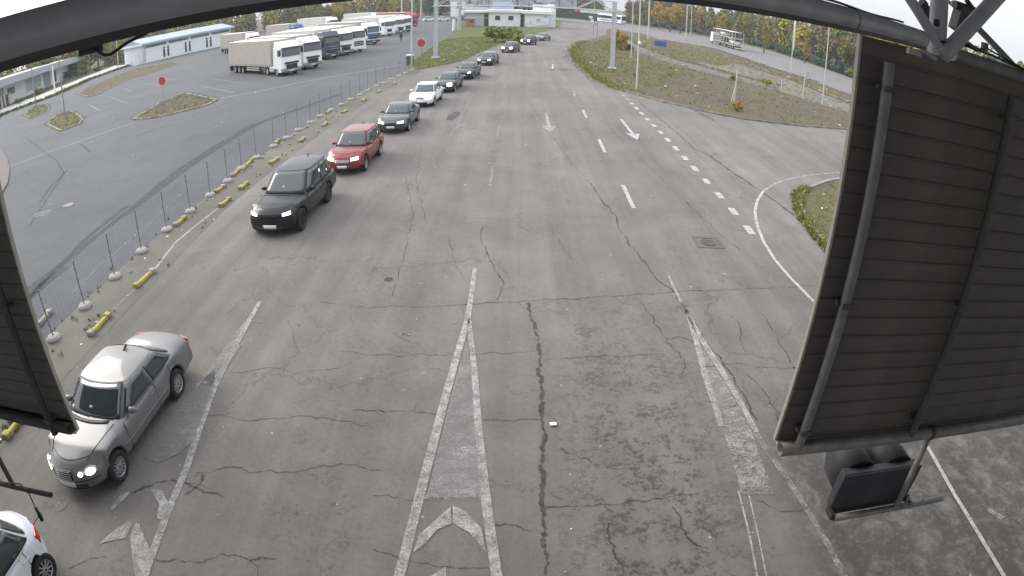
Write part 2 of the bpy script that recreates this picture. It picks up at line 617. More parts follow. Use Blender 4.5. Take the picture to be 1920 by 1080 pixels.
MT['darkwin'] = mat('dark_window', (0.03, 0.035, 0.04), 0.12, var=0.1, spec=0.8)
MT['door'] = mat('brown_door', (0.1, 0.045, 0.04), 0.6, var=0.15)
MT['brick'] = mat('orange_brick', (0.36, 0.2, 0.1), 0.9, var=0.25, scale=4)
MT['bark'] = mat('bark', (0.11, 0.095, 0.075), 0.95, var=0.3, scale=3)
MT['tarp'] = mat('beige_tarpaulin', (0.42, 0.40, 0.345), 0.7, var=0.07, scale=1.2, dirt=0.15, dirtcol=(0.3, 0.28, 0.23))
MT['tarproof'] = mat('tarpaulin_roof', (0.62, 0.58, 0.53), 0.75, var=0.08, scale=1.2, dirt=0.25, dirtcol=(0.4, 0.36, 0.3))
MT['tarpwhite'] = mat('white_tarpaulin', (0.66, 0.65, 0.62), 0.7, var=0.06, scale=1.2)
MT['chassis'] = mat('truck_chassis', (0.06, 0.058, 0.055), 0.8, var=0.2)
MT['tank'] = mat('tank_metal', (0.5, 0.49, 0.45), 0.45, 0.3, var=0.1)
MT['navy'] = mat('navy_paint', (0.035, 0.05, 0.095), 0.4, var=0.08, coat=0.4)
MT['truckwhite'] = mat('truck_white', (0.78, 0.79, 0.8), 0.4, var=0.04, coat=0.3)
MT['truckred'] = mat('truck_red', (0.5, 0.03, 0.045), 0.4, var=0.06, coat=0.3)
MT['truckblue'] = mat('truck_blue', (0.04, 0.12, 0.33), 0.4, var=0.06, coat=0.3)
MT['concrete'] = mat('pale_concrete', (0.33, 0.315, 0.29), 0.9, var=0.2, scale=8, dirt=0.45, dirtcol=(0.25, 0.23, 0.2))
MT['pale_slab'] = mat('pale_paving', (0.46, 0.45, 0.43), 0.9, var=0.2, scale=0.8, dirt=0.4, dirtcol=(0.25, 0.24, 0.22))
MT['steelpole'] = mat('pole_paint', (0.5, 0.52, 0.54), 0.5, 0.2, var=0.1, scale=2)
MT['woodpole'] = mat('pale_pole', (0.5, 0.49, 0.43), 0.7, var=0.12, scale=2)
MT['greenfence'] = mat('green_fence', (0.09, 0.17, 0.15), 0.6, var=0.15)
MT['skin'] = mat('skin', (0.4, 0.25, 0.18), 0.6, var=0.05)
MT['darkcloth'] = mat('dark_cloth', (0.03, 0.032, 0.04), 0.9, var=0.2)
MT['canopy'] = mat('shade_roof_sheet', (0.33, 0.34, 0.35), 0.6, var=0.1, scale=1)
LEAF = {
    'green': leaf_mat('green_leaves', (0.058, 0.091, 0.026), (0.098, 0.130, 0.036)),
    'olive': leaf_mat('olive_leaves', (0.111, 0.117, 0.031), (0.169, 0.163, 0.042)),
    'yellow': leaf_mat('yellow_leaves', (0.260, 0.215, 0.033), (0.325, 0.273, 0.052)),
    'orange': leaf_mat('orange_leaves', (0.286, 0.2, 0.036), (0.338, 0.215, 0.039)),
    'brown': leaf_mat('brown_leaves', (0.150, 0.111, 0.058), (0.189, 0.143, 0.065)),
    'dark': leaf_mat('dark_leaves', (0.026, 0.055, 0.031), (0.052, 0.085, 0.046)),
    'teal': leaf_mat('blue_green_leaves', (0.058, 0.111, 0.088), (0.098, 0.143, 0.111)),
    'lime': leaf_mat('lime_leaves', (0.169, 0.215, 0.039), (0.247, 0.247, 0.046)),
    'blade': leaf_mat('grass_blades', (0.130, 0.150, 0.042), (0.195, 0.208, 0.052)),
    'straw': leaf_mat('straw_blades', (0.221, 0.195, 0.091), (0.169, 0.169, 0.058)),
}

# ------------------------------------------------------------------ ground sheets
def sheet(name, poly, z, m):
    return tag(MB().flat(poly, z).build(name, m), kind='structure')


sheet('terrain', [(-700, -200), (700, -200), (700, 900), (-700, 900)], 0.0, MT['field'])
LOT_EDGE = [(-13.55, -60), (-13.55, 30), (-13.3, 44), (-12.6, 56), (-11.6, 66)]
tag(MB().flat(LOT_EDGE + [(-12.7, 78), (-13.5, 113), (-15, 152), (-17, 200), (-10, 290), (-75, 310), (-112, 175), (-106, 140), (-87, 97), (-86, 74), (-80, 40), (-80, -60)], 0.005).build('parking_lot', MT['lot']), kind='structure')
PLAZA_L = [(x + 0.012, y) for x, y in LOT_EDGE]
sheet('road_plaza', PLAZA_L + [(-5, 100), (3.5, 132), (12, 180), (12, 235), (20, 300), (40, 300), (33, 225), (27, 190), (21, 150), (12.5, 110), (9, 88), (9, 66), (12, 52), (38, 52), (60, 52), (95, 40), (95, -60)], 0.006, MT['plaza'])
FR = [(30, 300), (48, 245), (63, 205), (73, 175), (72, 149), (69, 110), (66, 80), (60, 40), (50, -20)]
NR = [G2(1205, 63), G2(1240, 75), G2(1330, 90), G2(1390, 109), G2(1450, 130), G2(1530, 154), G2(1605, 180), (47.5, 55), (44.5, 40)]
sheet('access_road', [(20, 300)] + FR[:-1] + NR[::-1] + [(24, 190)], 0.010, MT['road'])
VERGE = [(-13.5, -25), (-11.35, -25), (-11.3, 15), (-11.7, 22), (-11.5, 33), (-11.2, 43), (-10.4, 55), (-9.75, 66), (-11.4, 66), (-12.3, 56), (-13.05, 44), (-13.4, 30)]
sheet('fence_verge', VERGE, 0.011, MT['verge'])

# the darker, patched band of old asphalt on the parking side of the posts
seam = [(-20, 2)] + [G2(*p) for p in [(46, 550), (133, 483), (193, 433), (250, 390), (300, 350), (350, 312), (427, 263), (480, 233), (560, 205), (640, 176)]]
tag(MB().strip(seam, [0.7, .5, .4, .35, .5, .8, .9, .9, .8, .7, .5], 0.016).build('asphalt_seam', MT['seam']), kind='structure')
mb = MB()
for pts, w in [([(10, 610), (90, 520), (170, 440), (240, 385)], .3), ([(55, 425), (120, 325), (105, 300), (50, 260)], .15), ([(75, 380), (95, 350), (125, 320)], .2), ([(255, 255), (300, 240), (330, 232)], .25), ([(150, 270), (170, 285)], .2),
               ([(360, 215), (400, 202), (440, 190)], .2), ([(20, 590), (80, 535), (125, 500)], .5)]:
    mb.strip([G2(*p) for p in pts], w, 0.0185)
tag(mb.build('crumbled_seams', MT['seam']), kind='structure')


# ------------------------------------------------------------------ kerbed islands
def poly_kerb(name, pts, w=0.16, h=0.13, closed=True, m='kerb', seg=1.1):
    """a line of separate kerb stones; every stone slightly out of true"""
    mb = MB()
    pts = [Vector((p[0], p[1], 0)) for p in pts]
    if closed:
        pts = pts + [pts[0]]
    for a, b in zip(pts[:-1], pts[1:]):
        L = (b - a).length
        n = max(1, int(round(L / seg)))
        ang = math.atan2(b.y - a.y, b.x - a.x)
        for k in range(n):
            c = a.lerp(b, (k + .5) / n)
            hh = h * rnd.uniform(.8, 1.1)
            mb.box((c.x, c.y, hh / 2 - .02), (L / n - .02, w * rnd.uniform(.9, 1.1), hh + .04), rz=ang + rnd.uniform(-.012, .012))
    return tag(mb.build(name, MT[m]), kind='structure')


def smooth_poly(pts, it=2):
    for _ in range(it):
        q = []
        n = len(pts)
        for i in range(n):
            a, b = pts[i], pts[(i + 1) % n]
            q += [(a[0] * .75 + b[0] * .25, a[1] * .75 + b[1] * .25), (a[0] * .25 + b[0] * .75, a[1] * .25 + b[1] * .75)]
        pts = q
    return pts


def inside(p, poly):
    x, y = p
    r = False
    n = len(poly)
    for i in range(n):
        x1, y1 = poly[i]
        x2, y2 = poly[i - 1]
        if (y1 > y) != (y2 > y) and x < (x2 - x1) * (y - y1) / (y2 - y1) + x1:
            r = not r
    return r


def turf_bed(name, poly, z, m):
    """a slightly uneven bed of ground inside a kerb"""
    xs, ys = [p[0] for p in poly], [p[1] for p in poly]
    bm = bmesh.new()
    f = bm.faces.new([bm.verts.new((p[0], p[1], z)) for p in poly])
    bmesh.ops.recalc_face_normals(bm, faces=bm.faces)
    if f.normal.z < 0:
        f.normal_flip()
    ext = bmesh.ops.extrude_edge_only(bm, edges=list(bm.edges))
    for v in [g for g in ext['geom'] if isinstance(g, bmesh.types.BMVert)]:
        v.co.z = -0.02
    me = bpy.data.meshes.new(name)
    bm.to_mesh(me)
    bm.free()
    me.materials.append(m)
    o = bpy.data.objects.new(name, me)
    link(o)
    return tag(o, kind='structure')


def tufts(name, spots, mats, hmin, hmax, blades=7, spread=.1):
    """grass tufts standing on listed spots, joined"""
    mb = MB()
    for (x, y, z) in spots:
        mi = rnd.randrange(len(mats))
        for k in range(blades):
            a = rnd.uniform(0, 6.283)
            h = rnd.uniform(hmin, hmax)
            lean = rnd.uniform(.1, .8) * h
            bx, by = x + rnd.uniform(-spread, spread), y + rnd.uniform(-spread, spread)
            w = h * .11 + .008
            ca, sa = math.cos(a), math.sin(a)
            mb.add([(bx - sa * w, by + ca * w, z), (bx + sa * w, by - ca * w, z), (bx + ca * lean * .5 + sa * w * .7, by + sa * lean * .5 - ca * w * .7, z + h * .65),
                    (bx + ca * lean * .5 - sa * w * .7, by + sa * lean * .5 + ca * w * .7, z + h * .65), (bx + ca * lean, by + sa * lean, z + h)], [(0, 1, 2, 3), (3, 2, 4)], mi)
    return tag(mb.build(name, mats), kind='stuff')


def scatter(poly, n, z):
    xs, ys = [p[0] for p in poly], [p[1] for p in poly]
    out = []
    t = 0
    while len(out) < n and t < n * 30:
        t += 1
        p = (rnd.uniform(min(xs), max(xs)), rnd.uniform(min(ys), max(ys)))
        if inside(p, poly):
            out.append((p[0], p[1], z))
    return out


def along(pts, n, spread, z, closed=False):
    pts = [Vector((p[0], p[1], 0)) for p in pts]
    if closed:
        pts.append(pts[0])
    L = [(b - a).length for a, b in zip(pts[:-1], pts[1:])]
    out = []
    for _ in range(n):
        t = rnd.uniform(0, sum(L))
        for l, a, b in zip(L, pts[:-1], pts[1:]):
            if t <= l:
                p = a.lerp(b, t / l)
                out.append((p.x + rnd.gauss(0, spread), p.y + rnd.gauss(0, spread), z))
                break
            t -= l
    return out


# left-hand median with the control building
LM_R = [G2(*p) for p in [(778, 131), (800, 127.5), (830, 122), (860, 115), (900, 98), (940, 80), (1000, 65), (1030, 57), (1050, 49), (1052, 42), (1040, 38)]]
LM_L = [(-14.5, 190), (-15, 152), (-13.5, 113), (-12.7, 78), (-11.9, 68.5)]
LM = LM_R + [(5, 225), (-12, 225)] + LM_L
turf_bed('left_median', LM, 0.11, MT['turf2'])
poly_kerb('median_kerb', LM_L + LM_R, closed=False, m='kerbdark')
tufts('grass', scatter([p for p in LM if p[1] < 140], 3600, .11) + along(LM_R[:7], 700, .3, .1), [LEAF['blade'], LEAF['straw'], LEAF['blade'], LEAF['straw']], .05, .14, 5, .25)

# right-hand median: bare soil, worn path, second strip
RM_L = [G2(*p) for p in [(1195, 62), (1165, 60), (1130, 67), (1098, 78), (1080, 87), (1075, 100), (1082, 115), (1100, 130), (1125, 150), (1150, 165), (1175, 173), (1200, 180), (1250, 193), (1300, 205), (1350, 216), (1400, 225), (1450, 231), (1500, 237), (1597, 244)]] + [(34, 49.5), (40, 52), (43, 56)]
RM = RM_L + [(46.5, 66), (46.6, 78)] + [(p[0] - .5, p[1]) for p in NR[:-3][::-1]]
turf_bed('right_median', RM, 0.11, MT['soil'])
poly_kerb('soil_kerb', RM_L, closed=False, m='kerbdark')
K1 = [G2(*p) for p in [(1175, 70), (1202, 87), (1265, 111), (1330, 128), (1365, 138), (1450, 159), (1470, 163)]]
poly_kerb('path_kerb', K1, closed=False, w=.2, h=.24, m='kerbdark')
K2 = [G2(*p) for p in [(1330, 104), (1400, 121), (1450, 139), (1475, 145), (1540, 173), (1605, 198)]]
poly_kerb('strip_kerb', K2, closed=False, w=.22, h=.25, m='kerb')
path = [G2(*p) for p in [(1172, 75), (1202, 90), (1265, 114), (1330, 131), (1365, 141), (1450, 162), (1450, 170), (1365, 149), (1300, 131), (1240, 114), (1200, 100), (1180, 92)]]
sheet('worn_path', path, 0.122, MT['path'])
path = [G2(*p) for p in [(1330, 109), (1400, 126), (1450, 143), (1475, 149), (1540, 177), (1603, 202), (1601, 216), (1540, 199), (1460, 172), (1450, 160), (1380, 140), (1320, 124), (1290, 108), (1250, 90)]]
sheet('worn_path', path, 0.126, MT['path'])
strip2 = [G2(*p) for p in [(1180, 66), (1230, 74), (1330, 97), (1400, 119), (1345, 125), (1265, 107), (1205, 84)]]
sheet('turf_strip', strip2, 0.130, MT['turf'])
strip3 = [G2(*p) for p in [(1085, 100), (1100, 85), (1140, 72), (1165, 80), (1180, 100), (1240, 122), (1290, 138), (1240, 160), (1190, 168), (1150, 155), (1120, 135), (1095, 118)]]
sheet('turf_patch', strip3, 0.134, MT['turf'])
RMs = [p for p in RM if p[1] < 130]
tufts('grass', scatter(RMs, 2600, .11) + scatter(strip3, 1600, .13) + scatter(strip2, 800, .13), [LEAF['straw'], LEAF['blade'], LEAF['olive']], .06, .2, 5, .2)
edge = RM_L[3:11]
tufts('grass', along(edge, 900, .5, .08) + along(RM_L[4:10], 600, .25, .05), [LEAF['lime'], LEAF['blade'], LEAF['straw']], .08, .24, 6, .15)
tufts('grass', along(K1, 400, .3, .11) + along(K2, 300, .3, .11) + along(NR[1:6], 500, .5, .05), [LEAF['straw'], LEAF['olive']], .1, .28, 5, .15)

# small island at the right edge of the picture
NI = smooth_poly([G2(*p) for p in [(1640, 318), (1597, 331), (1545, 343), (1512, 356), (1499, 371), (1500, 388), (1512, 412), (1530, 438), (1552, 462), (1600, 500), (1680, 470), (1690, 360)]], 2)
turf_bed('right_island', NI, 0.06, MT['turf'])
poly_kerb('island_kerb', NI, w=.15, h=.12, m='kerb', seg=.7)
NIw = [G2(*p) for p in [(1512, 352), (1497, 368), (1496, 390), (1512, 418), (1530, 444), (1552, 468), (1590, 500)]]
tufts('grass', along(NIw, 900, .13, .02), [LEAF['lime'], LEAF['blade'], LEAF['straw']], .06, .18, 7, .09)
tufts('grass', scatter(NI, 420, .12), [LEAF['blade'], LEAF['straw'], LEAF['olive']], .02, .07, 7, .1)

# islands in the parking lot
ISL = [('parking_island', [(250, 225), (262, 217), (300, 195), (345, 177), (358, 178), (405, 189), (392, 196), (375, 202), (330, 213), (285, 222)], 'soil'),
       ('lamp_island', [(90, 235), (95, 228), (108, 215), (135, 211), (150, 219), (154, 226), (148, 234), (115, 246)], 'turf'),
       ('lamp_island', [(46, 217), (55, 207), (66, 200), (86, 196), (92, 203), (88, 210), (60, 222)], 'turf'),
       ('long_island', [(146, 178), (158, 168), (200, 150), (250, 130), (325, 117), (333, 119), (290, 135), (240, 150), (180, 179), (166, 182)], 'soil')]
for nm, px, m in ISL:
    p = [G2(*q) for q in px]
    turf_bed(nm, p, .11, MT[m])
    poly_kerb('island_kerb', p, w=.22, h=.15)
    tufts('grass', scatter(p, 200, .11) + along(p, 150, .25, .09, True), [LEAF['blade'], LEAF['straw'], LEAF['straw']], .05, .17, 6, .2)

# pavement and planted verge before the customs hall on the left
WALK = [G2(*p) for p in [(-30, 240), (0, 218), (50, 199), (100, 181), (165, 151), (250, 121), (215, 124), (130, 157), (65, 183), (0, 207), (-30, 222)]]
turf_bed('left_pavement', WALK, .14, MT['pale_slab'])
poly_kerb('pavement_kerb', WALK[:6], closed=False, w=.3, h=.3, m='kerbdark', seg=1.6)
tufts('grass', along(WALK[:6], 700, .5, .05), [LEAF['green'], LEAF['olive'], LEAF['dark']], .2, .6, 6, .3)
CORNER = [G2(*p) for p in [(-40, 260), (0, 282), (14, 300), (19, 320), (15, 345), (0, 372), (-60, 390)]]
turf_bed('corner_pavement', CORNER, .13, mat('pinkish_paving', (0.13, 0.113, 0.108), .9, var=.2))

# ------------------------------------------------------------------ road markings
ZM = 0.020


def mark(name, polys, m, z=ZM):
    mb = MB()
    for p in polys:
        mb.flat([G2(*q) for q in p], z)
    return tag(mb.build(name, MT[m]), kind='structure')


def line(name, pts, w, m, z=ZM, px=True):
    return tag(MB().strip([G2(*p) for p in pts] if px else pts, w, z).build(name, MT[m]), kind='structure')


# left lane edge, its worn hatched gore and arrow
line('lane_line', [(488, 566), (440, 652), (402, 728), (350, 880), (312, 970), (270, 1085)], [.13, .15, .16, .16, .16, .16], 'p_mid')
mark('gore_patch', [[(432, 640), (452, 650), (412, 712), (396, 724), (372, 726)], [(405, 690), (400, 730), (362, 828), (340, 850), (300, 868), (268, 860), (330, 770), (372, 722)]], 'p_film', ZM + .004)
mark('gore_patch', [[(458, 604), (466, 604), (436, 664), (424, 662)], [(380, 700), (392, 722), (365, 730)], [(340, 812), (372, 782), (368, 830), (345, 842)]], 'p_lo', ZM + .008)
mark('arrow_mark', [[(256, 981), (262, 984), (290, 1050), (283, 1068), (264, 1085), (255, 1085), (245, 1010)], [(244, 978), (248, 984), (236, 1010), (206, 1016), (188, 1020), (212, 998)], [(283, 919), (305, 922), (317, 946), (303, 977), (295, 972), (299, 947)],
                    [(226, 930), (246, 921), (240, 932), (212, 958), (208, 956)]], 'p_mid', ZM + .004)
mark('heart_stain', [[(104, 945), (112, 941), (118, 946), (127, 941), (128, 946), (118, 957), (108, 961)]], 'p_film')
# centre gore
line('gore_line', [(891, 503), (882, 566), (876, 602), (838, 735), (795, 900), (748, 1085)], [.13, .13, .15, .17, .17, .17], 'p_mid')
line('gore_line', [(879, 598), (889, 690), (897, 810), (909, 920), (932, 1085)], [.1, .14, .16, .17, .17], 'p_mid')
mark('gore_fill', [[(872, 650), (878, 660), (884, 700), (892, 830), (902, 934), (800, 934), (826, 830), (852, 720)]], 'p_film', ZM + .004)
mark('gore_fill', [[(820, 890), (898, 890), (903, 938), (792, 938)], [(812, 842), (893, 838), (896, 880), (815, 880)]], 'p_lo', ZM + .008)
mark('chevron', [[(845, 951), (847, 983), (820, 994), (796, 1022), (776, 1036), (786, 1004)], [(849, 949), (872, 960), (903, 992), (911, 1036), (880, 1000), (849, 982)]], 'p_mid', ZM + .004)
mark('chevron', [[(836, 1064), (838, 1090), (795, 1090)]], 'p_mid', ZM + .004)
# right gore
line('gore_line', [(1253, 517), (1268, 550), (1290, 592), (1308, 650), (1320, 700), (1352, 800)], [.06, .09, .13, .15, .15, .14], 'p_mid')
line('gore_line', [(1276, 566), (1312, 632), (1350, 692), (1385, 750), (1418, 812)], [.12, .15, .16, .15, .12], 'p_mid')
mark('gore_fill', [[(1306, 640), (1345, 700), (1410, 806), (1440, 920), (1388, 920), (1352, 800), (1322, 705)]], 'p_lo', ZM + .004)
mark('gore_fill', [[(1360, 820), (1412, 830), (1447, 916), (1449, 928), (1389, 928)], [(1390, 915), (1446, 915), (1448, 929), (1391, 929)]], 'p_lo', ZM + .008)
line('lane_line', [(1384, 922), (1404, 1000), (1420, 1085)], .04, 'p_mid')
line('lane_line', [(1402, 922), (1420, 1000), (1437, 1085)], .03, 'p_mid')
line('lane_line', [(1418, 815), (1455, 870), (1500, 935), (1545, 1010), (1585, 1085)], .13, 'p_lo')
line('lane_line', [(1738, 838), (1790, 930), (1845, 1020), (1884, 1085)], .11, 'p_hi')
mark('yellow_smear', [[(1817, 915), (1826, 918), (1850, 948), (1884, 970), (1876, 976), (1852, 962), (1838, 945)]], 'p_lo')
# right edge: rows of short block marks, lane dashes, arrows, white curve
for k in range(17):
    y0 = 19.9 + 2.0 * k
    tag(MB().strip([(8.72 + .012 * math.sin(k), y0), (8.76, y0 + rnd.uniform(.75, .95))], .3, ZM).build('block_mark', MT['p_hi' if k < 14 else 'p_mid']), kind='structure')
for y0, c in ((22.0, 'p_hi'), (30.4, 'p_hi'), (39.4, 'p_hi'), (48.1, 'p_mid'), (57, 'p_lo'), (66, 'p_lo')):
    tag(MB().strip([(4.52, y0), (4.53 + (.03 if y0 < 40 else .5 * (y0 - 36) / 30), y0 + 2.9)], .17, ZM).build('lane_dash', MT[c]), kind='structure')
for y0 in (24.2, 33.1, 42.2, 51):
    tag(MB().strip([(-.98, y0), (-.98, y0 + 2.9)], .13, ZM).build('lane_dash', MT['p_lo']), kind='structure')
tag(MB().strip([(-3.55, 33), (-3.3, 48)], .1, ZM).build('lane_line', MT['p_lo']), kind='structure')


def arrow(x, y0, y1, m, w=.9):
    mb = MB()
    mb.flat([(x - .09, y0), (x + .09, y0), (x + .11, y1 + 1.5), (x - .11, y1 + 1.5)], ZM)
    mb.flat([(x - w / 2, y1 + 1.75), (x, y1), (x + w / 2, y1 + 1.75), (x, y1 + 1.45)], ZM)
    return tag(mb.build('arrow_mark', MT[m]), kind='structure')


arrow(1.95, 40.4, 34.6, 'p_mid')
arrow(6.82, 39.6, 33.7, 'p_hi')
arrow(-3.4, 37.6, 34.8, 'p_lo', 1.3)
WC = [(1590, 322), (1556, 325), (1520, 329), (1488, 334), (1455, 344), (1432, 358), (1420, 376), (1415, 398), (1420, 425), (1432, 455), (1452, 487), (1480, 520), (1505, 545), (1545, 586)]
line('curved_line', WC[5:], .13, 'p_hi')
line('curved_line', WC[:6], .12, 'p_mid')
# parking lot lines
line('bay_line', [(20, 312), (130, 272), (250, 231)], .13, 'p_hi')
line('bay_line', [(404, 187), (500, 168), (600, 148), (700, 131), (755, 121)], .16, 'p_hi')
for a, b in (((165, 195), (187, 208)), ((376, 161), (437, 174)), ((50, 250), (61, 247)), ((272, 157), (300, 161)), ((338, 128), (372, 130)), ((398, 148), (460, 157)), ((113, 185), (117, 189)), ((200, 181), (240, 194)), ((232, 166), (245, 171)), ((290, 145), (330, 150))):
    line('bay_line', [a, b], .13, 'p_mid')
mark('painted_patch', [[(60, 405), (75, 397), (98, 394), (90, 402), (70, 409)]], 'p_lo')
line('kerb_line', [(150, 640), (205, 590), (255, 540)], .1, 'p_lo')
line('kerb_line', [(285, 512), (330, 455), (372, 420), (408, 392)], .12, 'p_mid')
line('kerb_line', [(505, 310), (560, 270), (600, 241), (640, 214)], .1, 'p_lo')
line('kerb_line', [(-5, 845), (40, 790), (100, 700)], .1, 'p_lo')
line('kerb_line', [(125, 560), (190, 497), (280, 420), (345, 360)], .07, 'p_lo')

# ------------------------------------------------------------------ long cracks and joints in the slabs
CR = [([(990, 567), (1003, 615), (1010, 650), (1014, 720), (1018, 800), (1018, 860), (1016, 930), (1020, 1000), (1023, 1085)], .12),
      ([(800, 577), (880, 571), (990, 565), (1110, 558), (1230, 551), (1265, 547), (1380, 543), (1540, 535)], .05),
      ([(1105, 340), (1130, 380), (1155, 405), (1160, 430), (1190, 470), (1215, 500), (1232, 525), (1262, 545), (1290, 590), (1330, 650), (1370, 700), (1420, 790)], .07),
      ([(905, 425), (900, 445), (925, 500), (945, 530), (940, 545), (932, 568)], .05),
      ([(640, 660), (700, 666), (850, 666), (905, 664), (972, 661), (1006, 660)], .03),
      ([(660, 770), (740, 771), (800, 775), (860, 783), (960, 790), (1015, 788)], .04),
      ([(1018, 676), (1080, 672), (1130, 668), (1215, 667)], .045),
      ([(1022, 950), (1110, 950), (1180, 940), (1240, 936), (1300, 928)], .05),
      ([(1200, 565), (1220, 590), (1230, 610), (1250, 635), (1275, 632), (1308, 642)], .045),
      ([(1250, 635), (1262, 655), (1285, 680), (1275, 715)], .035),
      ([(1320, 688), (1380, 682), (1440, 690), (1495, 690)], .045),
      ([(1350, 590), (1372, 592), (1385, 610), (1395, 660), (1406, 662)], .04),
      ([(1425, 585), (1440, 605), (1465, 650), (1490, 690), (1520, 740)], .04),
      ([(1385, 695), (1420, 720), (1452, 765), (1460, 790)], .04),
      ([(290, 775), (380, 775), (470, 790), (560, 780), (640, 790), (700, 800)], .035),
      ([(366, 888), (430, 876), (480, 886), (560, 885), (640, 870), (720, 882)], .04),
      ([(600, 566), (680, 578), (740, 574), (800, 577)], .025),
      ([(440, 700), (510, 690), (560, 700), (640, 690)], .03),
      ([(250, 925), (285, 912), (300, 905), (345, 905), (420, 935)], .07),
      ([(350, 930), (380, 900), (385, 890)], .09),
      ([(290, 1050), (370, 1055), (420, 1040), (470, 1052), (520, 1048)], .05),
      ([(200, 1045), (160, 1052), (125, 1065)], .05),
      ([(700, 1030), (760, 1050), (850, 1065), (930, 1068)], .04), ([(905, 985), (960, 985), (1000, 995)], .05),
      ([(1050, 840), (1090, 860), (1110, 870)], .04), ([(1130, 870), (1160, 880)], .03),
      ([(1180, 180), (1225, 213), (1270, 250), (1300, 278), (1330, 292)], .1), ([(1330, 292), (1365, 318), (1400, 341), (1440, 368), (1490, 405), (1552, 465)], .17),
      ([(1050, 145), (1077, 175), (1112, 212), (1165, 262), (1250, 345), (1350, 440), (1466, 536)], .03),
      ([(978, 172), (1007, 212), (1040, 262), (1075, 310), (1105, 340)], .035),
      ([(1300, 205), (1320, 217), (1340, 227)], .25), ([(1225, 182), (1248, 195)], .25),
      ([(760, 330), (775, 400), (760, 470), (735, 560)], .03), ([(790, 280), (780, 340), (800, 420)], .03), ([(840, 440), (855, 500), (870, 520)], .025),
      ([(1020, 410), (1060, 470), (1085, 500)], .02), ([(860, 408), (930, 410), (1050, 407), (1140, 408)], .02), ([(1240, 300), (1300, 360), (1305, 372)], .02),
      ([(540, 600), (560, 660), (530, 700)], .02), ([(1460, 640), (1500, 600), (1530, 590)], .02), ([(1420, 940), (1470, 960), (1530, 955)], .04),
      ([(1370, 455), (1460, 520)], .02), ([(700, 930), (790, 937)], .03), ([(1140, 980), (1150, 1030), (1170, 1085)], .05), ([(1260, 950), (1290, 1010), (1330, 1030)], .05)]
mb = MB()
cr = random.Random(4)
for px, w in CR:
    pts = [Vector((*G2(*p), 0)) for p in px]
    out, ws = [], []
    for a, b in zip(pts[:-1], pts[1:]):
        L = (b - a).length
        n = max(3, min(90, int(L / (.05 if a.y < 16 else .14))))
        s = Vector((-(b - a).y, (b - a).x, 0)).normalized()
        ph = [cr.uniform(0, 6.28) for _ in range(5)]
        fq = [cr.uniform(1.2, 2.2) * 1.9 ** i for i in range(5)]
        for k in range(n):
            t = k / n
            j = sum(math.sin(ph[i] + fq[i] * L * t * 3) * .030 * .62 ** i for i in range(5)) + cr.gauss(0, .008)
            out.append(a.lerp(b, t) + s * j * min(1, 4 * t, 4 * (1 - t) + .15))
            ws.append(max(.006, w * .62 * (.35 + .9 * abs(math.sin(ph[0] + t * L * 2.3)) + cr.uniform(-.3, .5))) if cr.random() > .06 else .004)
    out.append(pts[-1])
    ws.append(.006)
    ws[0] = .008
    mb.strip([(p.x, p.y) for p in out], ws, 0.0125)
    # short side branches
    for _ in range(int(sum((q - p).length for p, q in zip(out[:-1], out[1:])) / 1.6)):
        i = cr.randrange(1, len(out) - 1)
        p = out[i].copy()
        ang = cr.uniform(0, 6.28)
        br = [(p.x, p.y)]
        for k in range(cr.randint(2, 5)):
            ang += cr.uniform(-.7, .7)
            p = p + Vector((math.cos(ang), math.sin(ang), 0)) * cr.uniform(.06, .2)
            br.append((p.x, p.y))
        mb.strip(br, [min(w, .05) * .35] + [min(w, .05) * .25] * (len(br) - 2) + [.004], 0.0125)
tag(mb.build('pavement_cracks', MT['crack']), kind='structure')

# scraps and specks of litter on the asphalt and grass
mb = MB()
for poly, n, s in (([(-11, 5), (9, 5), (9, 40), (-10, 40)], 70, .016), (VERGE, 150, .03), (RMs, 120, .09), ([(-40, 30), (-14, 12), (-14, 60), (-40, 60)], 50, .035), (NI, 20, .06), ([p for p in LM if p[1] < 130], 60, .08)):
    for (x, y, z) in scatter(poly, n, .012 if s < .05 else .115):
        r = s * rnd.uniform(.4, 1.6)
        a = rnd.uniform(0, 3)
        mb.box((x, y, z + r * .25), (r * 2, r * rnd.uniform(.8, 1.6), r * .5), rz=a, mi=rnd.choice((0, 0, 1)))
tag(mb.build('litter', [MT['concrete'], MT['white']]), kind='stuff')

# ------------------------------------------------------------------ cars
def smoothfn(keys, r=0.06):
    xs = np.linspace(-1.2, 1.2, 481)
    ys = np.interp(xs, [k[0] for k in keys], [k[1] for k in keys])
    n = max(1, int(r / (xs[1] - xs[0])))
    ker = np.hanning(2 * n + 3)
    ker /= ker.sum()
    pad = np.pad(ys, n + 1, mode='edge')
    ys = np.convolve(pad, ker, 'valid')
    return lambda x: float(np.interp(x, xs, ys))


def sstep(a, b, x):
    t = min(1, max(0, (x - a) / (b - a)))
    return t * t * (3 - 2 * t)


def lerp(a, b, t):
    return a + (b - a) * t


WHEELS = {}


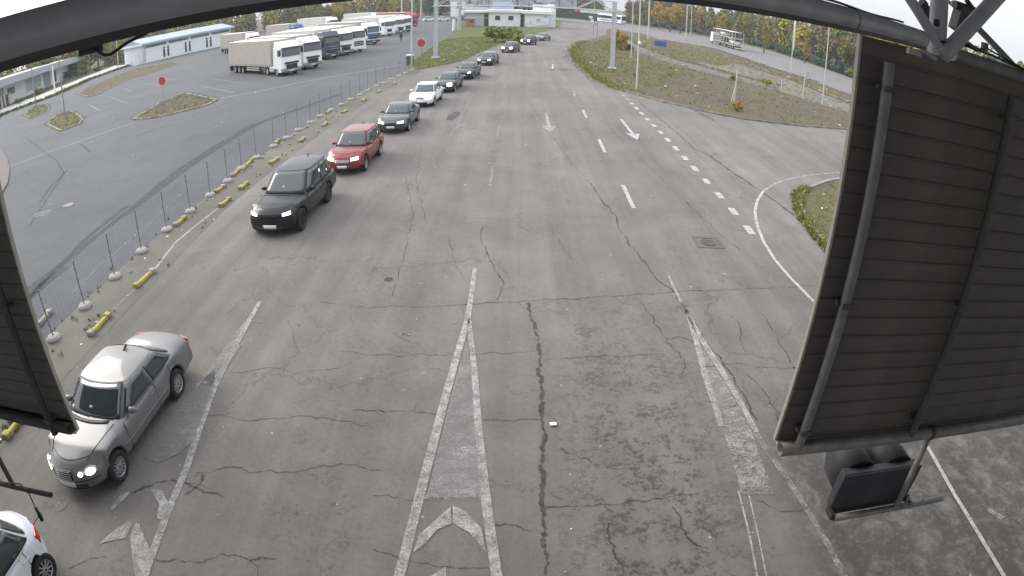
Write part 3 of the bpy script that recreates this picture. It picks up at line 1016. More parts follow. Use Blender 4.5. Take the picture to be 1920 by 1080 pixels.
def wheel_meshes(r, w, rim, spokes=10):
    key = (r, w, rim, spokes)
    if key in WHEELS:
        return WHEELS[key]
    prof = [(r * .66, -w / 2 * .9), (r * .82, -w / 2), (r * .95, -w / 2 * .9), (r, -w / 2 * .6), (r, w / 2 * .6), (r * .95, w / 2 * .9), (r * .82, w / 2), (r * .66, w / 2 * .9), (r * .64, 0)]
    n = 32
    mb = MB()
    vs = []
    for (q, y) in prof:
        for k in range(n):
            t = 2 * math.pi * k / n
            vs.append((q * math.cos(t), y, q * math.sin(t)))
    m = len(prof)
    fs = [(i * n + k, ((i + 1) % m) * n + k, ((i + 1) % m) * n + (k + 1) % n, i * n + (k + 1) % n) for i in range(m) for k in range(n)]
    mb.add(vs, fs, 0, True)
    ty = mb.mesh('tyre', MT['rubber'])
    mb = MB()
    ro = r * .67
    # dished barrel, lip, spokes, hub (outer side +y)
    vs = []
    for (q, y) in ((ro, w * .36), (ro * .93, w * .42), (ro * .9, w * .3), (ro * .86, -w * .1), (0.02, -w * .1)):
        for k in range(n):
            t = 2 * math.pi * k / n
            vs.append((q * math.cos(t), y, q * math.sin(t)))
    fs = [(i * n + k, (i + 1) * n + k, (i + 1) * n + (k + 1) % n, i * n + (k + 1) % n) for i in range(4) for k in range(n)]
    mis = []
    mb.add(vs, fs[:2 * n], 0, True)
    mb.v = [tuple(p) for p in vs]
    mb.f, mb.m, mb.s = [], [], []
    for i, f in enumerate(fs):
        mb.f.append(list(f))
        mb.m.append(0 if i < 2 * n else 1)
        mb.s.append(True)
    for k in range(spokes):
        t = 2 * math.pi * k / spokes
        M = Matrix.Rotation(-t, 3, 'Y')
        L = ro * .84
        mb.box(M @ Vector((ro * .5, w * .31, 0)), (L, w * .12, ro * (.62 / spokes + .08)), 0, M=M)
    mb.cyl((0, w * .2, 0), (0, w * .4, 0), ro * .24, ro * .2, 14, 0)
    mb.cyl((0, w * .4, 0), (0, w * .415, 0), ro * .12, ro * .12, 12, 1)
    rm = mb.mesh('rim', [rim, MT['black']])
    WHEELS[key] = (ty, rm)
    return WHEELS[key]


class Car:
    def __init__(s, **p):
        s.__dict__.update(dict(L=4.5, W=1.8, H=1.47, wb=2.65, fo=.85, wr=.32, sill=.2, belt=.95, cowl=1.4, cowlz=.98, hoodz=.8, nosez=.62,
                               roof_f=.45, roof_r=-1.0, rg=-1.75, deckz=1.02, tailz=.9, roofz=None, wtop=.62, tumble=.74, pillars=(.02,), spokes=10,
                               rim='alloy', bowf=.26, bowr=.16, nose_lean=.22, tail_lean=.1, crown=.045, rf=.045, mirror=True, cladding=False, shoulder=.95, planf=.88))
        s.__dict__.update(p)
        h = s.L / 2
        s.fx = h - s.fo
        s.rx = s.fx - s.wb
        s.Ra = s.wr + .045
        k = [(-1.2, s.tailz - .1), (-1, s.tailz - .06), (-.965, s.tailz), ((s.rg - .1) / h, s.deckz), ((s.rg + .25) / h, max(s.belt, s.deckz - .02)), (s.cowl / h - .1, s.belt + .01), (s.cowl / h, s.cowlz), (lerp(s.cowl, h, .55) / h, lerp(s.cowlz, s.hoodz, .48) + .02),
             (.93, s.hoodz), (.975, lerp(s.hoodz, s.nosez, .5)), (1.0, s.nosez), (1.2, s.nosez)]
        s.ztop = smoothfn(sorted(k), .035)
        s.side = smoothfn([(0, .9), (.2, .93), (.42, .995), (.6, 1.0), (.75, .985), (s.belt, s.shoulder), (1.2, s.shoulder - .03)], .07)
        s.plan = smoothfn([(-1.2, .9), (-1, .92), (-.7, .985), (-.2, 1), (.45, 1), (.75, .965), (1, s.planf), (1.2, s.planf - .02)], .15)

    def zbot(s, x):
        z = s.sill
        z += .06 * sstep(s.L / 2 - .5, s.L / 2, abs(x))
        for xc in (s.fx, s.rx):
            d = s.Ra ** 2 - (x - xc) ** 2
            if d > 0:
                z = max(z, s.wr + math.sqrt(d))
        return z

    def bow(s, x, b, z):
        f = 1 if x > 0 else -1
        t = sstep(s.L / 2 - .75, s.L / 2, abs(x))
        dx = (s.bowf if f > 0 else s.bowr) * abs(b) ** 2.4
        lean = s.nose_lean if f > 0 else s.tail_lean
        zz = z - .5
        dx += lean * max(0, zz) ** 1.3 + .25 * max(0, -zz - .1)
        return -f * t * dx

    def pt(s, a, b, c):
        x = a * s.L / 2
        n = (abs(b) ** 7 + abs(c) ** 7) ** (1 / 7)
        if n > 1e-6:
            k = max(abs(b), abs(c)) / n
            b, c = b * k, c * k
        zt, zb = s.ztop(x / (s.L / 2)), s.zbot(x)
        z = zb + (c + 1) / 2 * (zt - zb)
        z -= s.crown * b * b * max(0, c) ** 2
        y = b * s.W / 2 * s.plan(x / (s.L / 2)) * s.side(z)
        return Vector((x + s.bow(x, b, z), y, z))

    def body(s, m, low, parent):
        h = s.L / 2
        xs = set(np.round(np.linspace(-h, h, 35), 3))
        for xc in (s.fx, s.rx):
            xs = {x for x in xs if abs(x - xc) > s.Ra + .03}
            xs |= {round(xc + s.Ra * math.cos(t), 3) for t in np.linspace(0, math.pi, 13)}
            xs |= {round(xc + s.Ra + .012, 3), round(xc - s.Ra - .012, 3)}
        xs |= {round(h - d, 3) for d in (.02, .06, .12, .2, .3)} | {round(-h + d, 3) for d in (.02, .06, .14, .25)}
        xs = sorted(xs)
        B, Cc = 10, 8
        ring = [(lerp(-1, 1, i / B), -1) for i in range(B)] + [(1, lerp(-1, 1, i / Cc)) for i in range(Cc)] + [(lerp(1, -1, i / B), 1) for i in range(B)] + [(-1, lerp(1, -1, i / Cc)) for i in range(Cc)]
        M = len(ring)
        vs, fs, ms = [], [], []
        for x in xs:
            for (b, c) in ring:
                vs.append(s.pt(x / h, b, c))
        for i in range(len(xs) - 1):
            for k in range(M):
                fs.append((i * M + k, (i + 1) * M + k, (i + 1) * M + (k + 1) % M, i * M + (k + 1) % M))
                ms.append(1 if k < B else 0)
        for end, i in ((-1, 0), (1, len(xs) - 1)):
            prev = [i * M + k for k in range(M)]
            for fr in (.85, .6, .35, .12):
                cur = []
                for (b, c) in ring:
                    cur.append(len(vs))
                    vs.append(s.pt(end, b * fr, c * fr))
                for k in range(M):
                    q = (prev[k], cur[k], cur[(k + 1) % M], prev[(k + 1) % M])
                    fs.append(q if end > 0 else q[::-1])
                    ms.append(0)
                prev = cur
            fs.append(tuple(prev) if end < 0 else tuple(prev[::-1]))
            ms.append(0)
        mb = MB()
        mb.v, mb.f, mb.m, mb.s = [tuple(v) for v in vs], [list(f) for f in fs], ms, [True] * len(fs)
        return mb.build('body', [m, low], parent, fix=True, sub=1)

    # greenhouse ------------------------------------------------------
    def gx(s, t):
        tt = t ** 1.08
        return lerp(s.rg, s.roof_r, t ** .9), lerp(s.cowl, s.roof_f, tt)

    def gpt(s, u, b, t):
        zb = s.belt - .06
        zr = s.H - .06
        xr, xf = s.gx(t)
        k = (abs(u) ** 9 + abs(b) ** 9) ** (1 / 9)
        if k > 1e-6:
            k = max(abs(u), abs(b)) / k
        u2, b2 = u * k, b * k
        w = s.W / 2 * lerp(s.shoulder - .015, s.tumble, t ** 1.15)
        w *= 1 - .07 * abs(u2) ** 2.5
        x = lerp(xr, xf, (u2 + 1) / 2)
        x -= (.13 if u2 > 0 else .12) * b2 * b2 * abs(u2) ** 4 * (1 if u2 > 0 else -1)
        z = zb + t * (zr - zb)
        return Vector((x, b2 * w, z))

    def roof_pt(s, u, b):
        p = s.gpt(u, b, 1.0)
        return p

    def cabin(s, m, parent):
        N, B = 16, 8
        ring = [(lerp(-1, 1, i / N), -1) for i in range(N)] + [(1, lerp(-1, 1, i / B)) for i in range(B)] + [(lerp(1, -1, i / N), 1) for i in range(N)] + [(-1, lerp(1, -1, i / B)) for i in range(B)]
        M = len(ring)
        vs, fs = [], []
        ts = [0, .2, .4, .6, .8, .93, 1.0]
        for t in ts:
            vs += [s.gpt(u, b, t) for (u, b) in ring]
        for i in range(len(ts) - 1):
            for k in range(M):
                fs.append((i * M + k, i * M + (k + 1) % M, (i + 1) * M + (k + 1) % M, (i + 1) * M + k))
        prev = [(len(ts) - 1) * M + k for k in range(M)]
        for fr in (.93, .75, .5, .25):
            cur = []
            for (u, b) in ring:
                p = s.gpt(u * fr, b * fr, 1.0)
                # keep plan position linear inside the roof
                xr, xf = s.gx(1.0)
                e = s.gpt(u, b, 1.0)
                cx = (xr + xf) / 2
                p = Vector((cx + (e.x - cx) * fr, e.y * fr, s.H - .06 + .06 * (1 - fr ** 2.6) - .015 * (u * fr) ** 2))
                cur.append(len(vs))
                vs.append(p)
            for k in range(M):
                fs.append((prev[k], prev[(k + 1) % M], cur[(k + 1) % M], cur[k]))
            prev = cur
        fs.append(tuple(prev))
        mb = MB()
        mb.v, mb.f, mb.m, mb.s = [tuple(v) for v in vs], [list(f) for f in fs], [0] * len(fs), [True] * len(fs)
        return mb.build('roof', m, parent, fix=True, sub=1)

    def patch(s, name, fn, m, parent, off=.012, nu=8, nv=5, out=None):
        """a thin curved panel on a surface function fn(i, j), i, j in 0..1"""
        e = 1e-3
        mb = MB()
        P = []
        for i in range(nu + 1):
            for j in range(nv + 1):
                a, b = i / nu, j / nv
                p = fn(a, b)
                du = fn(min(1, a + e), b) - fn(max(0, a - e), b)
                dv = fn(a, min(1, b + e)) - fn(a, max(0, b - e))
                nrm = du.cross(dv).normalized()
                if nrm.dot(out) < 0:
                    nrm = -nrm
                P.append((p, nrm))
        n = len(P)
        vs = [p + q * off for p, q in P] + [p - q * .01 for p, q in P]
        W = nv + 1
        fs = []
        for i in range(nu):
            for j in range(nv):
                q = (i * W + j, (i + 1) * W + j, (i + 1) * W + j + 1, i * W + j + 1)
                fs.append(q)
        # rim
        bnd = [i * W for i in range(nu + 1)] + [nu * W + j for j in range(1, nv + 1)] + [i * W + nv for i in range(nu - 1, -1, -1)] + [j for j in range(nv - 1, 0, -1)]
        for k in range(len(bnd)):
            a, b = bnd[k], bnd[(k + 1) % len(bnd)]
            fs.append((a, b, n + b, n + a))
        mb.v, mb.f, mb.m = [tuple(v) for v in vs], [list(f) for f in fs], [0] * len(fs)
        mb.s = [True] * (nu * nv) + [False] * (len(fs) - nu * nv)
        o = mb.build(name, m, parent)
        bm = bmesh.new()
        bm.from_mesh(o.data)
        bmesh.ops.recalc_face_normals(bm, faces=bm.faces)
        # open shell: orient by first face
        bm.faces.ensure_lookup_table()
        if bm.faces[0].normal.dot(out) < 0:
            bmesh.ops.reverse_faces(bm, faces=bm.faces)
        bm.to_mesh(o.data)
        bm.free()
        return o

    def bside(s, x, z, sg):
        """body side surface"""
        return Vector((x + s.bow(x, 1.0, z) * .0, sg * s.W / 2 * s.plan(x / (s.L / 2)) * s.side(z), z))

    def nose(s, b, z, f=1):
        x = f * s.L / 2
        y = b * s.W / 2 * s.plan(f) * s.side(z)
        return Vector((x + s.bow(x, b, z), y, z))


def build_car(name, label, spec, paint, loc, rz, group='cars queuing in the left-hand lane', lights='both', detail=2, grille='bars', low=None, roofmat=None,
              lamp_b=(.52, .86), lamp_z=(.6, .74), gril_b=.36, gril_z=(.5, .7), bumper='black', trim='black', plate=True, sunroof=False, round_lamps=False):
    c = Car(**spec)
    root = empty(name, (loc[0], loc[1], 0.012), rz)
    tag(root, label, 'car', group)
    low = low or MT['black']
    body = c.body(paint, low, root)
    roof = c.cabin(roofmat or paint, root)
    X, Y, Z = Vector((1, 0, 0)), Vector((0, 1, 0)), Vector((0, 0, 1))
    # glass
    g = MT['glass']
    trim_m = MT[trim]
    ws = c.patch('windscreen', lambda a, b: c.gpt(1, lerp(-.93, .93, a), lerp(.1, .95, b)), g, root, .014, 10, 6, X + Z)
    c.patch('rear_window', lambda a, b: c.gpt(-1, lerp(-.9, .9, a), lerp(.14, .92, b)), g, root, .014, 10, 6, -X + Z)
    if detail >= 2:
        c.patch('windscreen_surround', lambda a, b: c.gpt(1, lerp(-.965, .965, a), lerp(.05, .985, b)), MT['black'], root, .008, 10, 6, X + Z)
        # wipers
        mb = MB()
        for b0, b1 in ((.75, .02), (.0, -.75)):
            p0, p1 = c.gpt(1, b0, .12), c.gpt(1, b1, .17)
            off = Vector((.022, 0, .022))
            mb.tube([p0 + off, (p0 + p1) / 2 + off * 1.2, p1 + off], .011, 5)
        mb.build('wiper', MT['black'], ws)
    edges = [-.93] + [p for p in c.pillars] + [.93]
    for sg in (1, -1):
        c.patch('window_trim', lambda a, b: c.gpt(lerp(-.955, .955, a), sg, lerp(.08, .955, b)), trim_m, root, .008, 14, 5, Y * sg)
        for e0, e1 in zip(edges[:-1], edges[1:]):
            c.patch('side_window', lambda a, b: c.gpt(lerp(e0 + .018, e1 - .018, a), sg, lerp(.14, .9, b)), g, root, .014, 8, 5, Y * sg)
    # wheels
    wd = .215
    ty, rm = wheel_meshes(c.wr, wd, MT[c.rim], c.spokes)
    for x in (c.fx, c.rx):
        for sg in (1, -1):
            w = bpy.data.objects.new('wheel', ty)
            w.location = (x, sg * (c.W / 2 - wd / 2 - .015), c.wr)
            w.rotation_euler = (0, 0, 0 if sg > 0 else math.pi)
            link(w, root)
            r = bpy.data.objects.new('rim', rm)
            link(r, w)
            r.rotation_euler = (0, rnd.uniform(0, 1), 0)
    # nose
    for sg in (1, -1):
        lit = lights == 'both' or (lights == 'left' and sg > 0) or (lights == 'right' and sg < 0)
        b0, b1 = lamp_b
        z0, z1 = lamp_z
        if round_lamps:
            zc = (z0 + z1) / 2
            for bb, rb, rz_ in ((b0 + .05, .085, .062), (b1 - .05, .15, .098)):
                def disc(a, b, k=1.0, bb=bb, rb=rb, rz_=rz_):
                    t = 6.2832 * b
                    r_ = .02 + a * k
                    return c.nose(sg * (bb + rb * r_ * math.cos(t)), zc + rz_ * r_ * math.sin(t) + .012 * (bb > .7))
                hl = c.patch('headlight', disc, MT['lampoff'], root, .018, 4, 20, X)
                if lit:
                    c.patch('bulb', lambda a, b: disc(a, b, .72), MT['lamp'], hl, .03, 3, 18, X)
        else:
            c.patch('headlight', lambda a, b: c.nose(sg * lerp(b0, b1, a), lerp(z0 + .03 * a, z1 + .05 * a, b)), MT['lamp'] if lit else MT['lampoff'], root, .02, 6, 4, X)
    gp = c.patch('grille', lambda a, b: c.nose(lerp(-gril_b, gril_b, a), lerp(*gril_z, b)), MT['black'], root, .016, 6, 3, X)
    if grille == 'bars':
        nb = 5 if detail >= 2 else 3
        for k in range(nb):
            z = lerp(gril_z[0] + .02, gril_z[1] - .02, k / (nb - 1))
            c.patch('grille_bar', lambda a, b: c.nose(lerp(-gril_b + .02, gril_b - .02, a), z - .008 + .016 * b), MT['chrome'], gp, .03, 6, 1, X)
    elif grille == 'edge':
        c.patch('grille_bar', lambda a, b: c.nose(lerp(-gril_b, gril_b, a), gril_z[1] - .03 + .03 * b), MT['chrome'], gp, .03, 6, 1, X)
    c.patch('air_intake', lambda a, b: c.nose(lerp(-.62, .62, a), lerp(.27, .39, b)), MT['black'], root, .012, 8, 2, X)
    if plate:
        pz = .43 if gril_z[0] > .46 else gril_z[0] - .02
        pl = c.patch('number_plate', lambda a, b: c.nose(lerp(-.29, .29, a), lerp(pz - .06, pz + .06, b)), MT['plate'], root, .035, 4, 2, X)
        c.patch('country_strip', lambda a, b: c.nose(lerp(-.285, -.25, a), lerp(pz - .055, pz + .055, b)), MT['blue'], pl, .038, 1, 1, X)
        c.patch('number_plate', lambda a, b: c.nose(lerp(-.29, .29, a), lerp(.7, .82, b), -1), MT['plate'], root, .02, 4, 2, -X)
    for sg in (1, -1):
        c.patch('tail_light', lambda a, b: c.nose(sg * lerp(.62, .97, a), lerp(c.tailz - .26, c.tailz - .08, b), -1), MT['red'], root, .015, 4, 3, -X)
    # mirrors, handles, door seams, side moulding
    for sg in (1, -1):
        mx = c.cowl - .32
        base = c.gpt(.72, sg, .12)
        mb = MB()
        bm = bmesh.new()
        bmesh.ops.create_uvsphere(bm, u_segments=12, v_segments=8, radius=1)
        for v in bm.verts:
            v.co = Vector((v.co.x * .075 + base.x + .05 - .03 * abs(v.co.y), v.co.y * .12 + base.y + sg * .12, v.co.z * .075 + base.z + .05))
        me = bpy.data.meshes.new('wing_mirror')
        bm.to_mesh(me)
        bm.free()
        for q in me.polygons:
            q.use_smooth = True
        me.materials.append(paint)
        link(bpy.data.objects.new('wing_mirror', me), root)
        if detail >= 1:
            b_pillar = lerp(c.gx(.3)[0], c.gx(.3)[1], (c.pillars[0 if len(c.pillars) == 1 else 1] + 1) / 2)
            mid = .8 if not c.cladding else .86
            seams = [c.cowl - .12, b_pillar] + ([c.rx + c.Ra * .55] if len(c.pillars) > 0 else [])
            for x in seams:
                z0 = c.sill + .08 if abs(x - c.rx) > c.Ra else c.wr + c.Ra + .02
                c.patch('door_seam', lambda a, b: c.bside(x - .006 + .012 * a, lerp(z0, c.belt - .03, b), sg), MT['black'], body, .003, 1, 6, Y * sg)
            for x in (b_pillar + .14, b_pillar - .82):
                mb = MB()
                p = c.bside(x, mid, sg)
                mb.box((x, p.y + sg * .012, mid), (.2, .03, .035))
                mb.build('door_handle', paint, root, bevel=.008)
        if detail >= 2:
            c.patch('side_moulding', lambda a, b: c.bside(lerp(c.rx + c.Ra + .05, c.fx - c.Ra - .05, a), lerp(.52, .56, b), sg), paint if trim != 'black' or not c.cladding else MT['black'], root, .016, 8, 1, Y * sg)
    if detail >= 1:
        # bonnet shut lines, cowl grille, bumper seam
        def top(x, b, dz=.0):
            p = c.pt(x / (c.L / 2), b, 1)
            return p + Vector((0, 0, dz))
        xn = c.L / 2 - .2
        mb = MB()
        for sg in (1, -1):
            mb.tube([top(lerp(c.cowl - .02, xn, k / 12), sg * lerp(.8, .66, k / 12)) for k in range(13)], .009, 5)
        mb.tube([top(xn - .16 * abs(-1 + k / 6) ** 2, lerp(-.66, .66, k / 12)) for k in range(13)], .008, 5)
        tag(mb.build('bonnet_seam', MT['black'], body), kind='stuff')
        c.patch('cowl_grille', lambda a, b: top(lerp(c.cowl + .03, c.cowl + .13, b) - .1 * abs(2 * a - 1) ** 2, lerp(-.62, .62, a)), MT['black'], root, .012, 10, 2, Z)
        if detail >= 2:
            c.patch('bumper_seam', lambda a, b: c.nose(lerp(-.95, .95, a), gril_z[0] - .03 + .012 * b), MT['black'], body, .008, 12, 1, X)
            c.patch('windscreen_sticker', lambda a, b: c.gpt(1, lerp(-.82, -.74, a), lerp(.2, .27, b)), MT['white'], ws, .02, 2, 2, X + Z)
            c.patch('dashboard_paper', lambda a, b: c.gpt(1, lerp(-.1, .02, a), lerp(.34, .4, b)), MT['greywall'], ws, .018, 2, 2, X + Z)
    # roof aerial and interior glimpse
    if detail >= 1:
        mb = MB()
        ax = c.roof_r + .2
        mb.add([(ax - .09, 0, c.H - .02), (ax + .09, .03, c.H - .02), (ax + .09, -.03, c.H - .02), (ax - .05, 0, c.H + .07)], [(0, 1, 3), (0, 3, 2), (1, 2, 3), (0, 2, 1)])
        mb.build('aerial', MT['black'], root)
    return root, c


def paint(name, col, metal=.55, rough=.33, dirt=.12):
    dark = max(col) < .02
    return mat(name, col, rough, metal, var=.04, scale=2, dirt=dirt, dirtcol=tuple(x * .75 for x in col), coat=.25 if dark else .5, spec=.3 if dark else .5)


SEDAN = dict(L=4.82, W=1.83, H=1.47, wb=2.85, fo=.84, wr=.325, cowl=1.02, cowlz=1.0, hoodz=.80, nosez=.66, roof_f=.32, roof_r=-.95, rg=-1.72, belt=.97, deckz=1.07, tailz=1.0, pillars=(-.06,), spokes=14, tumble=.74)


def queue_pos(px_f, px_r, W, heading=None):
    f, r = surv(*px_f), surv(*px_r)
    h = math.atan2(f.y - r.y, f.x - r.x) if heading is None else heading
    m = (f + r) / 2
    lat = Vector((-math.sin(h), math.cos(h), 0))          # car's left
    m -= lat * (W / 2 - .04)
    return m, h


def put(px_f, px_r, spec, heading=None):
    m, h = queue_pos(px_f, px_r, spec['W'], heading)
    c = Car(**spec)
    mid = (c.fx + c.rx) / 2
    return (m.x - math.cos(h) * mid, m.y - math.sin(h) * mid), h


D = math.radians
q = dict(SEDAN, tumble=.79, roof_f=.4, roof_r=-1.0, rg=-1.8, cowl=1.08, cowlz=.985, hoodz=.8, nosez=.64, bowf=.42, nose_lean=.3, planf=.82, crown=.03, shoulder=.965)
loc, h = put((237, 897), (340, 743), q, D(-91.2))
build_car('silver_sedan', 'silver saloon car with lit twin round headlights, nearest whole car in the queue', q, paint('silver_paint', (.17, .167, .168), .35, .5), loc, h,
          lamp_b=(.5, .84), lamp_z=(.6, .68), round_lamps=True, gril_b=.3, gril_z=(.5, .72), bumper='paint', trim='galv')
rr = dict(L=5.0, W=2.0, H=1.84, wb=2.92, fo=.85, wr=.39, sill=.27, cowl=1.12, cowlz=1.14, hoodz=1.0, nosez=.86, roof_f=.3, roof_r=-1.95, rg=-2.36, belt=1.12, deckz=1.14, tailz=1.1, pillars=(-.5, -.02),
          tumble=.74, rim='alloydark', spokes=10, nose_lean=.12, tail_lean=.05, bowr=.1, shoulder=.96, cladding=True)
loc, h = put((570, 431), (618, 379), rr, D(-92.2))
build_car('black_suv', 'black off-road estate car with lit headlights, second whole car in the queue', rr, paint('black_car_paint', (.012, .0125, .0135), 0, .3, 0), loc, h,
          lamp_b=(.58, .9), lamp_z=(.78, .88), gril_b=.52, gril_z=(.74, .88), grille='none', roofmat=paint('black_roof_paint', (.016, .017, .018), 0, .22, 0))
cr_ = dict(L=4.55, W=1.83, H=1.68, wb=2.62, fo=.92, wr=.35, sill=.26, cowl=1.05, cowlz=1.1, hoodz=.96, nosez=.8, roof_f=.35, roof_r=-1.6, rg=-2.14, belt=1.06, deckz=1.08, tailz=1.02, pillars=(-.45, .0), tumble=.73,
           cladding=True, bowr=.14, spokes=5, nose_lean=.3)
loc, h = put((687, 320), (714, 292), cr_, D(-92.4))
build_car('red_suv', 'red family off-road car with lit headlights behind the black one', cr_, paint('red_car_paint', (.23, .032, .034), .3, .3, .1), loc, h, lamp_b=(.5, .9), lamp_z=(.68, .8), gril_b=.46, gril_z=(.6, .76), grille='bars')
s508 = dict(SEDAN, L=4.79, W=1.85, H=1.45, wb=2.82, fo=.98, rg=-1.85, roof_r=-.95, spokes=5)
loc, h = put((768, 246), (784, 227), s508, D(-92))
build_car('grey_sedan', 'dark grey saloon car with four bright headlamp spots behind the red car', s508, paint('grey_car_paint', (.075, .076, .08), .5, .3, .1), loc, h, lamp_b=(.48, .9), lamp_z=(.62, .72), gril_b=.36, gril_z=(.54, .68), grille='none')
foc = dict(L=4.4, W=1.84, H=1.5, wb=2.64, fo=.88, wr=.32, cowl=1.08, cowlz=1.0, hoodz=.86, nosez=.7, roof_f=.4, roof_r=-1.25, rg=-1.85, belt=.98, deckz=1.03, tailz=.98, pillars=(-.35, .05), spokes=5, nose_lean=.35)
loc, h = put((814, 197), (830, 188), foc, D(-94))
build_car('white_hatchback', 'white hatchback car with glaring headlights halfway along the queue', foc, paint('white_car_paint', (.74, .75, .76), 0, .35), loc, h, detail=1, lamp_b=(.46, .92), lamp_z=(.6, .82), gril_b=.3, gril_z=(.66, .72), grille='none')
s6 = dict(SEDAN, L=4.7, spokes=5)
loc, h = put((854, 172), (866, 163), s6, D(-96))
build_car('charcoal_sedan', 'charcoal saloon car directly behind the white hatchback', s6, paint('charcoal_car_paint', (.06, .062, .068), .4, .33), loc, h, lights='left', detail=1, lamp_b=(.46, .9), lamp_z=(.54, .8), grille='none', gril_b=.4, gril_z=(.45, .68))
s7 = dict(SEDAN, L=4.67, spokes=7)
loc, h = put((887.5, 149), (901, 141), s7, D(-97.5))
build_car('green_sedan', 'very dark green saloon car in the queue, two behind the white hatchback', s7, paint('green_car_paint', (.022, .036, .03), .3, .33), loc, h, lights='left', detail=1, lamp_z=(.64, .74), grille='none', gril_b=.34)
s8 = dict(SEDAN, L=4.6, H=1.45, rg=-2.05, roof_r=-1.6, deckz=1.02, spokes=5)
loc, h = put((924, 124), (935, 117), s8, D(-100))
build_car('slate_estate', 'slate grey estate car in the queue, three behind the white hatchback', s8, paint('slate_car_paint', (.075, .078, .085), .4, .3), loc, h, detail=1, lamp_z=(.62, .74), grille='none')
s9 = dict(foc, L=4.3, H=1.55)
loc, h = put((966, 100.5), (973, 95.5), s9, D(-105))
build_car('maroon_hatchback', 'dark maroon hatchback car far back in the queue', s9, paint('maroon_car_paint', (.06, .022, .03), .3, .3), loc, h, detail=0, lamp_b=(.44, .92), lamp_z=(.58, .82), grille='none')
s10 = dict(cr_, L=4.6)
loc, h = put((996, 86), (1006, 82), s10, D(-108))
build_car('black_crossover', 'black crossover car with pale roof glass, last but one in the queue', s10, paint('dark_car_paint', (.022, .024, .027), .3, .3), loc, h, detail=0, lamp_b=(.5, .9), lamp_z=(.6, .9), grille='none')
s11 = dict(SEDAN, L=4.5)
loc, h = put((1023, 77.5), (1029, 75), s11, D(-112))
build_car('pale_sedan', 'grey saloon car with unlit headlights at the tail of the queue', s11, paint('pale_car_paint', (.2, .21, .21), .5, .3), loc, h, lights='none', detail=0, lamp_z=(.62, .74), grille='none')
wh = dict(L=3.75, W=1.66, H=1.5, wb=2.35, fo=.8, wr=.3, cowl=.95, cowlz=1.0, hoodz=.86, nosez=.72, roof_f=.35, roof_r=-1.2, rg=-1.62, belt=.98, deckz=1.02, tailz=.95, pillars=(.1,), spokes=10, rim='alloy', tumble=.73, bowr=.34, shoulder=.94)
hh = D(-92)
build_car('white_small_car', 'small white hatchback car cut off by the lower left corner of the photo', wh, paint('bluish_white_paint', (.62, .67, .7), 0, .33), (-8.45, 2.64), hh, detail=2, lights='none', trim='black')

# cars standing far off before the trees, and the loads of the transporter
far = []
for (px, lab, p_, sp) in (((805, 40), 'white van-like car parked furthest left beyond the red lorry', 'truckwhite', s10), ((832, 39.5), 'white car parked alone right of the tall gantry leg', 'truckwhite', foc), ((866, 39.5), 'dark green car half hidden by the tall pale column', 'navy', cr_)):
    p = surv(*px)
    build_car('parked_car', lab, sp, MT[p_], (p.x, p.y), D(15 + rnd.uniform(-10, 10)), 'cars parked far beyond the lorries', lights='none', detail=0, grille='none', plate=False)


# ------------------------------------------------------------------ lorries
def rbox(name, c, s, m, parent, bevel=.06, taper=None, mi=0):
    """bevelled block; taper moves the upper front edge back: (dx_top_front, dx_top_rear)"""
    mb = MB()
    mb.box(c, s)
    if taper:
        hx = s[0] / 2
        for i, v in enumerate(mb.v):
            if v[2] > c[2]:
                mb.v[i] = (v[0] + (taper[0] if v[0] > c[0] else taper[1]), v[1] * (taper[2] if len(taper) > 2 else 1), v[2])
    return mb.build(name, m, parent, bevel=bevel)


LORRY_WHEEL = None


def lorry_wheel(parent, x, y, r=.5, w=.32):
    ty, rm = wheel_meshes(r, w, MT['tank'], 8)
    o = bpy.data.objects.new('wheel', ty)
    o.location = (x, y, r)
    o.rotation_euler = (0, 0, 0 if y > 0 else math.pi)
    link(o, parent)
    q_ = bpy.data.objects.new('rim', rm)
    link(q_, o)


